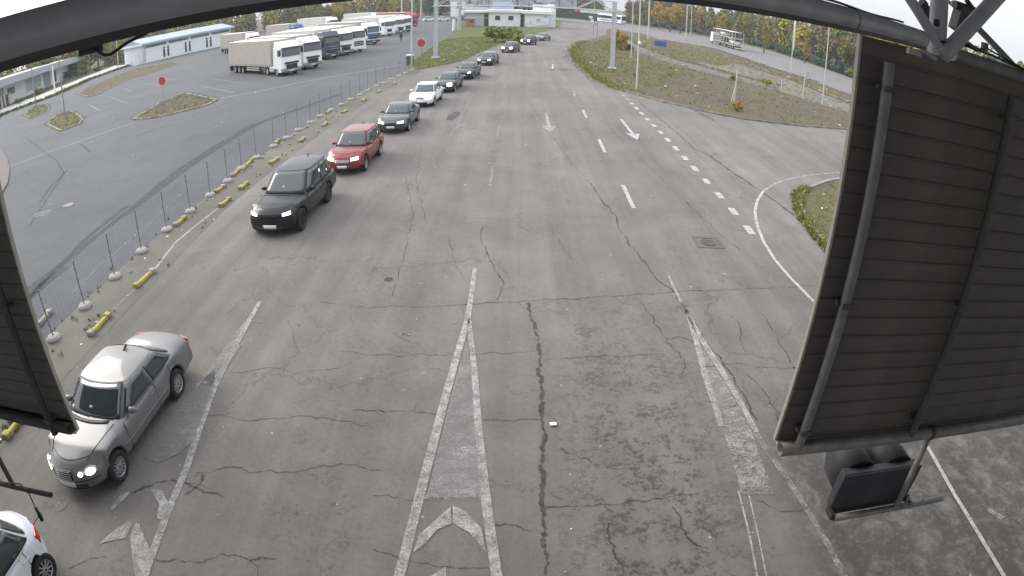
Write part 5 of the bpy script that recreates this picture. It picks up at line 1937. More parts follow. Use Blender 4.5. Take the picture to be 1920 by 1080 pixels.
for bay in range(nb):
    x0_, x1_ = WL * (.025 + bay * .245), WL * (.025 + bay * .245 + .215)
    fr = rbox('window_band', ((x0_ + x1_) / 2, -.02, WH - .95), (x1_ - x0_, .06, .75), MT['greywall'], root, .01)
    for k in range(8):
        w_ = (x1_ - x0_) / 8
        rbox('pane', (x0_ + (k + .5) * w_, -.06, WH - .95), (w_ * .72, .05, .58), MT['darkwin'], fr, .005)
for bay, fx in enumerate((.215, .455, .70)):
    for d in (0, .045):
        x = WL * (fx + d)
        f = rbox('window_frame', (x, -.03, 1.95), (1.35, .08, 3.0), MT['white'], root, .02)
        rbox('pane', (x, -.08, 1.65), (.7, .05, 2.1), MT['darkwin'], f, .01)
        mb = MB()
        mb.cyl((x, -.06, 3.1), (x, -.11, 3.1), .36, n=16, smooth=False)
        mb.build('round_pane', MT['darkwin'], f)
for x in (-.55, .35, WL - .3):
    MB().cyl((x, -.55 if x < 0 else -.16, 0), (x, -.55 if x < 0 else -.16, WH), .14, n=10).build('downpipe', MT['greywall'], root)
rbox('end_wall', (-1.9, 1.0, 1.9), (2.2, .3, 3.8), MT['whitewall'], root, .02, taper=(0, .9, 1))
# grey sheet shed and dark ground behind its left end
pS = surv(225, 112)
root = empty('shed', (pS.x, pS.y + 7, 0), wa)
tag(root, 'low dark grey shed between the trees and the white warehouse', 'shed')
rbox('wall', (0, 6, 2.6), (16, 9, 5.2), MT['fascia'], root, .05)
rbox('roof', (0, 6, 5.3), (17, 10, .3), MT['galvdark'], root, .03)

# ------------------------------------------------------------------ customs hall with the deep grey fascia, far left
B0, B1 = surv(-40, 222), surv(148, 140)
bd = B1 - B0
BL = bd.length
ba = math.atan2(bd.y, bd.x)
root = empty('customs_hall', (B0.x, B0.y, 0), ba)
tag(root, 'low white customs hall with a deep grey fascia at the left edge', 'building')
BH = 4.3
rbox('wall', (BL / 2, 5, BH / 2), (BL, 8.6, BH), MT['whitewall'], root, .02)
rbox('fascia', (BL / 2 + .8, 3.6, BH + .75), (BL + 5.5, 13.5, 1.5), MT['fascia'], root, .05)
rbox('roof', (BL / 2 + .8, 3.6, BH + 1.53), (BL + 5.2, 13.2, .08), MT['galv'], root, .02)


def hall_x(px):
    return (surv(*px) - B0).dot(bd.normalized())


def win(px0, px1, z0, z1, m='darkwin', frame='white'):
    x0_, x1_ = hall_x(px0), hall_x(px1)
    f = rbox('window_frame', ((x0_ + x1_) / 2, .66, (z0 + z1) / 2), (x1_ - x0_ + .3, .1, z1 - z0 + .3), MT[frame], root, .01)
    rbox('pane', ((x0_ + x1_) / 2, .6, (z0 + z1) / 2), (x1_ - x0_, .08, z1 - z0), MT[m], f, .01)


win((14, 199), (29, 193), 1.6, 3.9, 'fascia')
win((32, 191), (42, 186), 1.9, 3.4)
win((66, 176), (78, 171), .9, 3.7, 'greywall')
win((80, 170), (95, 164), .9, 3.7, 'greywall')
win((99, 162), (111, 157), .1, 4.0, 'fascia', 'greywall')
win((118, 154), (120, 153), .6, 3.6, 'darkwin')
win((-6, 208), (7, 202), 1.2, 2.9)
for px in ((9, 201), (16, 198), (24, 194)):
    x = hall_x(px)
    rbox('pillar', (x, -.6, 1.2), (.35, .35, 2.4), MT['white'], root, .02)
rbox('dark_entrance', (hall_x((10, 200)), .4, 1.1), (9, .6, 2.2), MT['door'], root, .02)
# hedge and shrubs on the verge beside it

# ------------------------------------------------------------------ control building in the centre
def bx_(px):
    return -14.6 + (px - 868) * .1416


root = empty('control_building', (0, 167, 0))
tag(root, 'low white control building with two small square windows under the far gantry', 'building')
BHc = 3.9


def cb(name, px0, px1, y0, z0, z1, m, depth=9.0, bevel=.02, parent=None):
    x0_, x1_ = bx_(px0), bx_(px1)
    return rbox(name, ((x0_ + x1_) / 2, y0 + depth / 2, (z0 + z1) / 2), (x1_ - x0_, depth, z1 - z0), MT[m], parent or root, bevel)


cb('wall', 872, 907, 1.0, 0, BHc, 'greywall')
cb('wall', 916, 975, .2, 0, BHc + .1, 'whitewall')
cb('wall', 983, 1029, -.4, 0, BHc - .1, 'whitewall')
cb('wall', 1030, 1042, 2.5, 0, 6.8, 'whitewall')
cb('roof_edge', 866, 912, .3, BHc + .05, BHc + .7, 'whitewall', 10.5, .04)
cb('roof_edge', 911, 979, -.5, BHc + .15, BHc + .95, 'white', 11, .04)
cb('roof_edge', 978, 1034, -1.2, BHc - .05, BHc + .8, 'white', 11, .04)
cb('upper_storey', 915, 962, 6, BHc + .9, BHc + 3.1, 'bluegrey', 9)
cb('upper_storey', 1000, 1030, 5, BHc + .8, BHc + 2.6, 'whitewall', 8)
cb('upper_storey', 868, 914, 7, BHc + .75, BHc + 2.3, 'greywall', 8)
for a, b in ((907.5, 915.5), (975.5, 982.5)):
    cb('recess', a, b, 1.6, 0, BHc, 'fascia', 8)
    f = cb('door', a + .8, b - .8, 1.5, 0, 2.25, 'door', .12)
    cb('fanlight', a + .8, b - .8, 1.5, 2.6, 3.4, 'darkwin', .12)
for a, b in ((928, 937.5), (952.5, 962)):
    f = cb('window_frame', a - 1, b + 1, .12, 1.75, 3.3, 'white', .1)
    cb('pane', a, b, .05, 1.9, 3.15, 'darkwin', .1, parent=f)
f = cb('window_frame', 1004, 1013, -.48, 1.8, 2.6, 'white', .1)
cb('pane', 1005, 1012, -.55, 1.9, 2.5, 'fascia', .1, parent=f)
cb('vent', 1020, 1024, -.46, 2.9, 3.3, 'fascia', .1)
cb('vent', 992.5, 995.5, -.46, 1.1, 1.8, 'greywall', .1)
# ramp with railing along the right-hand part
x0_, x1_ = bx_(985), bx_(1028)
mb = MB()
mb.add([(x0_, -2.2, 0), (x1_, -2.2, 0), (x1_, -.5, 0), (x0_, -.5, 0), (x1_, -2.2, 1.1), (x1_, -.5, 1.1)], [(0, 1, 4), (3, 5, 2), (0, 4, 5, 3), (1, 2, 5, 4)])
mb.build('ramp', MT['greywall'], root)
mb = MB()
for k in range(12):
    t = k / 11
    x = lerp(x0_, x1_, t)
    mb.cyl((x, -2.2, 1.1 * t), (x, -2.2, 1.1 * t + 1.0), .03, n=5)
mb.cyl((x0_, -2.2, 1.0), (x1_, -2.2, 2.1), .04, n=6)
mb.cyl((x0_, -2.2, .5), (x1_, -2.2, 1.6), .03, n=6)
mb.build('railing', MT['galv'], root)
# stone-fronted kiosk
root = empty('stone_kiosk', (bx_(884), 161.5, .1))
tag(root, 'little kiosk faced with tan stones before the control building', 'kiosk')
rbox('core', (0, .9, 1.1), (2.5, 1.6, 2.2), MT['brick'], root, .02)
rbox('roof', (0, .8, 2.35), (3.0, 2.2, .35), MT['fascia'], root, .04)
stone = None
for r_ in range(6):
    for k in range(5):
        w_ = 2.5 / 5
        x = -1.25 + (k + .5) * w_ + (.12 if r_ % 2 else -.05)
        if stone is None:
            mb = MB()
            mb.box((0, 0, 0), (w_ * .9, .14, .3))
            stone = mb.build('stone', mat('tan_stone', (.4, .25, .14), .9, var=.3, scale=2, objrand=.4), root, bevel=.03)
            o = stone
        else:
            o = stone.copy()
            COL.objects.link(o)
        o.location = (x * .94, .07 + rnd.uniform(-.03, .02), .25 + r_ * .36)
        o.scale = (rnd.uniform(.75, 1.05), 1, rnd.uniform(.85, 1.05))
rbox('hatch', (.45, -.02, 1.45), (.8, .12, .7), MT['door'], root, .02)

# tall pale column with boards, and the short pillar beside it
p = surv(861, 57.5)
root = empty('column', (p.x, p.y, 0))
tag(root, 'tall pale round column carrying white boxes left of the control building', 'column')
MB().cyl((0, 0, 0), (0, 0, 9.5), .42, n=18).build('shaft', MT['pale_slab'], root)
rbox('box_sign', (-1.25, -.2, 6.5), (1.5, .5, 1.5), MT['white'], root, .05)
rbox('box_sign', (-.6, -.45, 4.4), (.9, .3, 2.1), MT['white'], root, .05)
rbox('box_sign', (1.0, -.3, 6.3), (.9, .4, 1.7), MT['white'], root, .05)
rbox('box_sign', (.75, -.3, 4.6), (.7, .4, 1.4), MT['white'], root, .05)
p = surv(850, 58)
root = empty('column', (p.x, p.y, 0))
tag(root, 'short leaning white pillar left of the tall pale column', 'column')
MB().cyl((0, 0, 0), (.1, 0, 2.9), .34, n=16).build('shaft', MT['white'], root)
rbox('board', (-.1, -.1, 4.6), (1.0, .3, 2.2), MT['white'], root, .04)
MB().cyl((.1, 0, 2.8), (0, 0, 3.8), .1, n=8).build('neck', MT['galv'], root)

# terminal roofs beyond
root = empty('terminal_building', (-6, 228, 0))
tag(root, 'blue-grey terminal roof rising behind the control building', 'building')
rbox('wall', (0, 8, 3.4), (38, 12, 6.8), MT['greywall'], root, .05)
for k in range(5):
    rbox('roof_bay', (-15 + k * 7.6, 2, 8.2), (6.9, 14, 2.6), MT['bluegrey'] if k % 2 == 0 else MT['greywall'], root, .1)
for k in range(9):
    rbox('pillar', (-18 + k * 4.5, -1, 3.4), (.5, .5, 6.8), MT['galv'], root, .03)
for k in range(7):
    f = rbox('window', (-15 + k * 4.8, 1.9, 4.6), (2.6, .2, 1.5), MT['darkwin'], root, .02)

# ------------------------------------------------------------------ lattice gantry over the carriageway
gL, gR = Vector((-10.1, 77.2, 0)), Vector((10.7, 70.0, 0))
gd = gR - gL
GL = gd.length
ga = math.atan2(gd.y, gd.x)
root = empty('lattice_gantry', gL, ga)
tag(root, 'grey lattice gantry spanning the carriageway before the control building', 'gantry')
for x, m in ((0, 'steelpole'), (GL, 'steelpole')):
    c = MB()
    c.box((x, 0, 4.05), (.5, .32, 8.1))
    c.box((x - .18, -.19, 4.05), (.08, .08, 8.1))
    c.box((x + .18, -.19, 4.05), (.08, .08, 8.1))
    c.box((x, 0, .12), (.9, .9, .24))
    c.build('leg', MT[m], root, bevel=.02)
z0, z1 = 6.95, 8.15
for y in (-.55, .55):
    MB().cyl((-.2, y, z0), (GL + .2, y, z0), .07, n=8).build('bottom_chord', MT['steelpole'], root)
    MB().cyl((-.2, y, z1), (GL + .2, y, z1), .07, n=8).build('top_chord', MT['steelpole'], root)
nb = 10
for k in range(nb):
    xa, xb = GL * k / nb, GL * (k + 1) / nb
    up = k % 2 == 0
    for y in (-.55, .55):
        MB().cyl((xa, y, z0 if up else z1), (xb, y, z1 if up else z0), .045, n=6).build('diagonal', MT['steelpole'], root)
    MB().cyl((xb, -.55, z0), (xb, .55, z0), .04, n=6).build('cross_tie', MT['steelpole'], root)
    MB().cyl((xb, -.55, z0), (xb, -.55, z1), .035, n=6).build('upright', MT['steelpole'], root)
for fx, w_ in ((.735, 2.6), (.5, 2.4), (.27, 2.4)):
    rbox('sign_back', (GL * fx, .75, 7.75), (w_, .12, 1.9), MT['greywall'], root, .02)
    for d in (-.3, .3):
        rbox('sign_rib', (GL * fx + d * w_, .66, 7.75), (.09, .06, 1.9), MT['galv'], root, .01)


# ------------------------------------------------------------------ trees, shrubs and woods
def leaf_cloud(n, size, rx, ry, rz, lobes, seed, flat=.5):
    r = random.Random(seed)
    mb = MB()
    L = []
    for _ in range(lobes):
        a, e = r.uniform(0, 6.283), r.uniform(-.7, 1.0)
        d = r.uniform(.3, .72)
        L.append((math.cos(a) * math.cos(e) * d, math.sin(a) * math.cos(e) * d, math.sin(e) * d, r.uniform(.25, .48)))
    for _ in range(n):
        lx, ly, lz, lr = r.choice(L)
        v = Vector((r.gauss(0, 1), r.gauss(0, 1), r.gauss(0, 1))).normalized() * lr * r.uniform(.55, 1.05)
        c = Vector(((lx + v.x) * rx, (ly + v.y) * ry, (lz + v.z) * rz))
        nrm = (v.normalized() + Vector((r.uniform(-.7, .7), r.uniform(-.7, .7), r.uniform(-.2, .9)))).normalized()
        a = nrm.orthogonal().normalized()
        a = (a * math.cos(r.uniform(0, 6)) + nrm.cross(a) * math.sin(r.uniform(0, 6))).normalized()
        b = nrm.cross(a)
        s = size * r.uniform(.5, 1.3)
        mb.add([c + a * s, c + b * s * .55 + nrm * s * .15, c - a * s, c - b * s * .55 + nrm * s * .15], [(0, 1, 2, 3)])
    return mb


CROWN = {}


def crown_mesh(kind, leaf, i):
    key = (kind, leaf, i)
    if key not in CROWN:
        if kind == 'broad':
            mb = leaf_cloud(1500, .36, 3.4, 3.4, 3.9, 13, 100 + i)
        elif kind == 'poplar':
            mb = leaf_cloud(1300, .32, 1.7, 1.7, 6.0, 16, 200 + i)
        else:
            mb = leaf_cloud(700, .15, 1.2, 1.2, 1.0, 9, 300 + i)
        CROWN[key] = mb.mesh('crown', LEAF[leaf])
    return CROWN[key]


def trunk_mesh(h, r, seed):
    rr = random.Random(seed)
    mb = MB()
    pts = [(0, 0, 0), (.08, .03, h * .35), (-.05, .1, h * .7), (.06, 0, h)]
    for a, b, r0, r1 in zip(pts[:-1], pts[1:], (r, r * .8, r * .55), (r * .8, r * .55, r * .2)):
        mb.cyl(a, b, r0, r1, 8, caps=False)
    for k in range(7):
        t = rr.uniform(.45, .95)
        a = rr.uniform(0, 6.28)
        p = Vector((0, 0, h * t))
        e = p + Vector((math.cos(a), math.sin(a), .7)) * rr.uniform(1.0, 2.2)
        mb.cyl(p, e, r * .35 * (1.3 - t), .02, 6, caps=False)
    return mb


TRK = {}


def tree(x, y, h, leaf, lab, kind='broad', i=0, group='trees at the edge of the site', name='broadleaf_tree', spread=1.0):
    root = empty(name, (x, y, 0), rnd.uniform(0, 6))
    tag(root, lab, 'tree', group)
    k = (round(h), i % 3)
    if k not in TRK:
        TRK[k] = trunk_mesh(h * .8, .12 + h * .012, 7 + i).mesh('trunk', MT['bark'])
    link(bpy.data.objects.new('trunk', TRK[k]), root)
    c = bpy.data.objects.new('crown', crown_mesh(kind, leaf, i % 4))
    link(c, root)
    if kind == 'broad':
        c.location = (0, 0, h * .58)
        s = h / 8.6
        c.scale = (s * spread, s * spread, s * .98)
    elif kind == 'poplar':
        c.location = (0, 0, h * .56)
        s = h / 12.5
        c.scale = (s * 1.15 * spread, s * 1.15 * spread, s)
    else:
        c.location = (0, 0, h * .5)
        c.scale = (h / 1.9 * spread,) * 2 + (h / 1.9,)
    c.rotation_euler = (rnd.uniform(-.08, .08), rnd.uniform(-.08, .08), rnd.uniform(0, 6))
    return root


def shrub(x, y, h, leaf, lab, group=None, i=0, spread=1.0, z=0):
    root = empty('shrub', (x, y, z), rnd.uniform(0, 6))
    tag(root, lab, 'shrub', group)
    mb = MB()
    for k in range(5):
        a = k * 1.257 + rnd.uniform(-.3, .3)
        mb.cyl((0, 0, 0), (math.cos(a) * h * .25, math.sin(a) * h * .25, h * .6), .025 * h, .01, 5)
    mb.build('stem', MT['bark'], root)
    c = bpy.data.objects.new('foliage', crown_mesh('bush', leaf, i % 4))
    link(c, root)
    c.location = (0, 0, h * .4)
    c.scale = (h / 1.9 * spread,) * 2 + (h / 1.55,)
    c.rotation_euler = (0, 0, rnd.uniform(0, 6))
    return root


def woods(name, row, seed, mats, hmin=7, hmax=14, leaf=.62, per=230):
    """a far wood that reads as one mass: leaf clumps hung on many stems"""
    r = random.Random(seed)
    mb = MB()
    for (x, y) in row:
        h = r.uniform(hmin, hmax)
        mi = r.randrange(len(mats) - 1)
        w = h * r.uniform(.16, .27)
        mb.cyl((x, y, 0), (x + r.uniform(-.4, .4), y, h * .85), .14 + h * .006, .04, 5, mi=len(mats) - 1, caps=False)
        base = h * r.uniform(.05, .22)
        for _ in range(per):
            t = r.uniform(0, 1) ** .85
            z = lerp(base, h, t)
            rad = w * (math.sin(math.pi * min(1, (.12 + t * .88))) ** .6 + .15) * r.uniform(.45, 1.1)
            a = r.uniform(0, 6.283)
            c = Vector((x + math.cos(a) * rad, y + math.sin(a) * rad, z + r.uniform(-.4, .4)))
            nrm = Vector((math.cos(a), math.sin(a), r.uniform(-.2, 1.2))).normalized()
            u = nrm.orthogonal().normalized()
            u = (u * math.cos(r.uniform(0, 6)) + nrm.cross(u) * math.sin(r.uniform(0, 6))).normalized()
            v = nrm.cross(u)
            s = leaf * r.uniform(.45, 1.25)
            mb.add([c + u * s, c + v * s * .6, c - u * s, c - v * s * .6], [(0, 1, 2, 3)], mi)
    return tag(mb.build(name, mats), kind='stuff')


def strew(a, b, n, w, seed):
    r = random.Random(seed)
    a, b = Vector(a), Vector(b)
    s = Vector((-(b - a).y, (b - a).x)).normalized()
    return [tuple(a.lerp(b, r.random()) + s * r.uniform(0, w)) for _ in range(n)]


# woods on the right behind the green fence: olive, gold and russet
FE = [Vector(p) for p in [(41, 275), (58.5, 246), (76.5, 197), (78, 175), (75.5, 149), (72, 112), (68, 80), (62, 45)]]
wr = []
for a, b, n in zip(FE[:-1], FE[1:], (26, 30, 22, 26, 30, 24, 16)):
    o_ = Vector((-(b - a).y, (b - a).x)).normalized()
    if o_.x < 0:
        o_ = -o_
    for _ in range(n * 3):
        p = a.lerp(b, rnd.random()) + o_ * rnd.uniform(5, 38)
        wr.append((p.x, p.y))
woods('right_woods', [p for i, p in enumerate(wr) if i % 3 != 0], 3, [LEAF['olive'], LEAF['olive'], LEAF['brown'], LEAF['yellow'], LEAF['green'], LEAF['olive'], MT['bark']], 7, 13, per=260)
woods('right_woods_undergrowth', [p for i, p in enumerate(wr) if i % 3 == 0], 5, [LEAF['brown'], LEAF['olive'], LEAF['orange'], LEAF['green'], MT['bark']], 2.5, 5, .5, 110)
# woods on the left behind warehouse and lorries, and the far screen behind the terminal
wl = strew((-175, 120), (-150, 190), 50, -40, 2) + strew((-150, 190), (-100, 232), 70, 34, 3) + strew((-100, 232), (-40, 262), 80, 34, 4)
woods('left_woods', wl, 8, [LEAF['olive'], LEAF['brown'], LEAF['green'], LEAF['olive'], LEAF['yellow'], MT['bark']], 7, 12.5, per=260)
wc = strew((-44, 285), (44, 305), 110, 30, 6)
woods('far_woods', wc, 9, [LEAF['dark'], LEAF['brown'], LEAF['green'], LEAF['olive'], MT['bark']], 8, 14, .75, 200)

# single trees that stand out
p = surv(632, 46)
tree(p.x, p.y, 10.5, 'yellow', 'bright yellow-green tree behind the back row of lorries', i=1)
p = surv(612, 50)
tree(p.x, p.y, 9, 'olive', 'rounded olive tree left of the bright yellow one', i=2)
for px, h, lf, lab, k in (((1236, 57), 11, 'orange', 'tall orange autumn tree right of the coach', 'broad'), ((1256, 61), 11.5, 'orange', 'widest orange autumn tree beyond the green fence', 'broad'), ((1275, 65), 10, 'orange', 'orange tree next to the pale yellow pole', 'broad'),
                          ((1220, 53), 10, 'olive', 'olive green tree between the coach and the orange trees', 'broad'), ((1190, 47), 12, 'brown', 'dull brown tree behind the coach', 'broad'),
                          ((1352, 86), 10, 'yellow', 'yellowish slender tree behind the transporter', 'poplar'), ((1432, 103), 9, 'yellow', 'yellow-green slender tree right of the transporter', 'poplar'), ((1508, 122), 6, 'yellow', 'small yellow tree right of the thick white pole', 'poplar'),
                          ((1560, 132), 9, 'brown', 'russet tree behind the thin grey pole', 'broad'), ((1590, 143), 8.5, 'olive', 'dark olive tree nearest the right sign panel', 'broad')):
    p = surv(*px)
    d = Vector((p.x, p.y)).normalized() * 9
    tree(p.x + d.x, p.y + d.y, h, lf, lab, k, i=rnd.randrange(4))
tree(68, 68, 13.6, 'teal', 'tall narrow grey-green tree rising over the right sign panel', 'poplar', 0, name='poplar_tree', spread=1.5)
tree(73, 103, 15.5, 'yellow', 'yellowish tree top seen over the right end of the beam', 'broad', 1)
for i, (px, h) in enumerate((((152, 136), 8), ((168, 131), 8.5), ((184, 128), 9), ((200, 124), 9), ((216, 121), 8))):
    p = surv(*px)
    tree(p.x - 4, p.y + 5, h, 'dark' if i % 2 else 'green', ('dark' if i % 2 else 'mid') + ' green tree, %s from the customs hall in the clump before the warehouse' % ORD[i], 'broad', i, group='dark clump by the customs hall', spread=1.2)
for i, (px, h, lf, lab) in enumerate((((130, 148), 2.4, 'dark', 'dark shrub on the pavement right of the customs hall door'), ((160, 141), 1.5, 'green', 'low green shrub on the verge beside the customs hall'), ((185, 134), 1.5, 'dark', 'low dark shrub on the verge towards the warehouse'),
                                      ((73, 178), 1.5, 'olive', 'low grey-green shrub before the pale hall windows'), ((36, 196), 1.2, 'green', 'low hedge clump before the small hall window'))):
    p = surv(*px)
    shrub(p.x, p.y, h, lf, lab, i=i, spread=2.0, z=.1)
# bushes on the medians
p = surv(945, 80)
shrub(p.x - 1.5, p.y, 3.1, 'lime', 'yellow half of the spreading bush on the left median', i=1, spread=1.45)
shrub(p.x + 1.8, p.y + .3, 3.4, 'lime', 'green half of the spreading bush before the control building', i=2, spread=1.45)
p = surv(1164, 95)
shrub(p.x, p.y, 3.4, 'orange', 'orange-yellow bush beside the gantry leg', i=3, spread=.75, z=.1)
p = surv(1381, 210)
shrub(p.x, p.y, .8, 'orange', 'small orange bush at the kerb of the soil median', i=0, spread=1.3, z=.1)
p = surv(1437, 163)
shrub(p.x, p.y, 1.0, 'lime', 'pale green low bush on the worn path', i=1, spread=1.7, z=.1)
p = surv(1178, 95)
shrub(p.x, p.y, 1.3, 'dark', 'small dark shrub right of the orange-yellow bush', i=2, spread=1.1, z=.1)
p = surv(1377, 152)
shrub(p.x, p.y, .7, 'olive', 'dry weed clump behind the timber stake', i=2, spread=1.5, z=.1)

# ------------------------------------------------------------------ green mesh fence with shrubs along the access road
fr = empty('mesh_fence', (0, 0, 0))
tag(fr, 'green wire mesh fence along the far side of the access road', 'fence')
fpts = [Vector((p.x, p.y, 0)) for p in FE]
post = None
mb = MB()
for a, b in zip(fpts[:-1], fpts[1:]):
    n = max(2, int((b - a).length / 3))
    for k in range(n):
        p = a.lerp(b, k / n)
        if post is None:
            post = MB().box((0, 0, 1.0), (.09, .09, 2.0)).build('fence_post', MT['greenfence'], fr)
            o = post
        else:
            o = post.copy()
            COL.objects.link(o)
        o.location = p
    for z in np.arange(.15, 2.0, .23):
        mb.cyl(a + Vector((0, 0, z)), b + Vector((0, 0, z)), .018, n=4, caps=False)
    m_ = int((b - a).length / .5)
    for k in range(m_):
        p = a.lerp(b, k / m_)
        mb.box((p.x, p.y, 1.0), (.03, .03, 1.85))
mb.build('wire_mesh', MT['greenfence'], fr)
L_ = ['teal', 'dark', 'teal', 'green', 'dark', 'teal']
cnt = 0
SEG = ['beyond the coach', 'between the coach and the orange trees', 'below the orange trees', 'behind the car transporter', 'right of the transporter', 'beside the right sign panel', 'hidden by the right sign panel']
for si, (a, b) in enumerate(zip(fpts[:-1], fpts[1:])):
    n = max(2, int((b - a).length / 2.6))
    for k in range(n):
        p = a.lerp(b, (k + rnd.uniform(.2, .8)) / n)
        lf = L_[cnt % 6] if p.y > 118 else ('blade' if cnt % 3 == 0 else 'green')
        h = rnd.uniform(1.5, 2.6) if p.y > 130 else rnd.uniform(2.0, 3.6)
        shrub(p.x - 1.0, p.y, h, lf, ('blue-green' if lf == 'teal' else 'dark' if lf == 'dark' else 'green' if lf == 'green' else 'pale green') + ' shrub against the green mesh fence ' + SEG[si], 'shrubs along the green mesh fence', i=cnt, spread=rnd.uniform(1.0, 1.35))
        cnt += 1
# clipped dark hedge beyond the junction
h0, h1 = surv(1042, 33), surv(1112, 40)
hr = empty('hedge', (h0.x, h0.y + 8, 0), math.atan2(h1.y - h0.y, h1.x - h0.x))
tag(hr, 'long dark clipped hedge beyond the road junction', 'hedge')
HL = (h1 - h0).length
mb = MB()
for k in range(4200):
    x, y, z = rnd.uniform(-4, HL + 6), rnd.uniform(-.9, .9), rnd.uniform(0, 3.0)
    if rnd.random() < .6:
        y = -.9 * rnd.uniform(.9, 1.1)
    else:
        z = 3.0 + rnd.uniform(-.15, .15)
    n = Vector((rnd.uniform(-.5, .5), -1 if z < 2.8 else rnd.uniform(-.5, .5), rnd.uniform(0, 1))).normalized()
    u = n.orthogonal().normalized()
    v = n.cross(u)
    s = rnd.uniform(.12, .3)
    c = Vector((x, y, z))
    mb.add([c + u * s, c + v * s, c - u * s, c - v * s], [(0, 1, 2, 3)])
mb.build('foliage', LEAF['dark'], hr)
rbox('core', (HL / 2 + 1, 0, 1.4), (HL + 9, 1.3, 2.8), LEAF['dark'], hr, .1)

# ------------------------------------------------------------------ sign gantry right in front of the camera
YP = 2.9


def near(px, y):
    """survey point on the upright plane y = const in front of the camera"""
    dx, dz = px[0] - 960, -(px[1] - 540)
    r = math.hypot(dx, dz) + 1e-9
    q_ = r / 1000
    th = (q_ / F) * (1 + K3 * q_ * q_ + K5 * q_ ** 4)
    s = math.sin(th) / r
    d = RC @ np.array([dx * s, math.cos(th), dz * s])
    t = y / d[1]
    return Vector((d[0] * t, y, CAM_H + d[2] * t))


def panel(name, lab, xa, xb, zb, zt, edge_x, posts, pipe_end, pipe_z, pipe_y, open_end):
    root = empty(name, (edge_x, YP, zb))
    tag(root, lab, 'sign panel')
    W = xb - xa
    ox, oz = edge_x, zb
    n = int(round((zt - zb) / .131))
    sl = None
    for k in range(n):
        if sl is None:
            mb = MB()
            pr = [(0, 0), (0, .012), (-.014, .018), (-.014, .026), (-.004, .034), (-.004, .1), (0, .133)]
            vs = [(x, y, z) for x in (0, W) for y, z in pr] + [(x, .03, z) for x in (0, W) for z in (-.002, .133)]
            m_ = len(pr)
            fs = [(i, i + 1, m_ + i + 1, m_ + i) for i in range(m_ - 1)]
            fs += [(2 * m_, 2 * m_ + 1, 2 * m_ + 3, 2 * m_ + 2)]
            fs += [tuple(range(m_)) + (2 * m_ + 1, 2 * m_), tuple(range(m_, 2 * m_)) + (2 * m_ + 3, 2 * m_ + 2)]
            mb.add(vs, fs)
            sl = mb.build('slat', MT['panel'], root, fix=True)
            o = sl
        else:
            o = sl.copy()
            COL.objects.link(o)
        o.location = (xa - ox, rnd.uniform(-.0015, .0015), k * .131)
    sg = 1 if edge_x == xa else -1
    mb = MB()
    mb.box((-sg * .008, .012, (zt - zb) / 2), (.016, .034, zt - zb + .02))
    mb.build('edge_trim', MT['rim_white'], root)
    mb = MB()
    mb.box(((xa + xb) / 2 - ox, .0, -.016), (W, .07, .022))
    mb.build('bottom_trim', MT['rim_white'], root)
    for x in posts:
        c = MB()
        c.cyl((x - ox, -.085, -.02), (x - ox, -.085, zt - zb - .12), .034, n=16)
        po = c.build('upright', MT['galvdark'] if sg < 0 else (MT['galv'] if x < 2 else MT['postdark']), root)
        for z in (.13, (zt - zb) * .41, (zt - zb) * .9):
            c = MB()
            c.box((x - ox, -.05, z), (.1, .05, .028))
            c.box((x - ox, -.12, z), (.078, .008, .036))
            c.cyl((x - ox - .055, -.06, z), (x - ox - .055, -.09, z), .01, n=6)
            c.build('clamp', MT['postdark'], po)
    far_x = xb if sg > 0 else xa
    c = MB()
    c.hollow((pipe_end - ox, pipe_y - YP, pipe_z - oz), (far_x - ox, pipe_y - YP, pipe_z - oz), .052)
    pp = c.build('bottom_pipe', MT['galv'] if sg > 0 else MT['galvdark'], root)
    return root, pp


ZB = near((1453.6, 823), YP).z
rp, pipe = panel('lane_sign', 'dark slatted back of the big sign panel at the right', 1.80, 5.3, ZB, CAM_H + .06, 1.80, (1.95, 3.0), near((1465, 836), 2.84).x, near((1600, 829), 2.84).z, 2.84, True)
rx_, rz_ = 1.80, ZB
c = MB()
zt_ = near((1850, 125), YP).z
c.cyl((near((1770, 94), YP).x - rx_, -.09, CAM_H + .085 - rz_), (5.3 - rx_, -.09, CAM_H + .085 - rz_), .042, n=16)
c.build('top_pipe', MT['galv'], rp)
jx = near((1746, 808), 2.84).x
c = MB()
c.cyl((jx - .02 - rx_, 2.84 - YP, near((1600, 829), 2.84).z - rz_), (jx + .02 - rx_, 2.84 - YP, near((1600, 829), 2.84).z - rz_), .06, n=18)
c.build('coupling', MT['galvdark'], pipe)
c = MB()
c.box((near((1735, 100), 2.8).x - rx_, -.12, near((1735, 100), 2.8).z - rz_), (.14, .03, .02), M=Matrix.Rotation(.25, 3, 'Y'))
c.box((near((1710, 97), 2.8).x - rx_, -.12, near((1710, 97), 2.8).z - rz_), (.09, .03, .03))
c.build('bracket', MT['rim_white'], rp)
ZBL = near((143, 805), YP).z
lp, lpipe = panel('lane_sign', 'dark slatted back of the sign panel at the left edge', -7.2, near((143, 805), YP).x, ZBL, CAM_H + .0, near((143, 805), YP).x, (-3.78, -5.0, -6.2), near((131, 801), 2.84).x, near((100, 797), 2.84).z, 2.84, True)

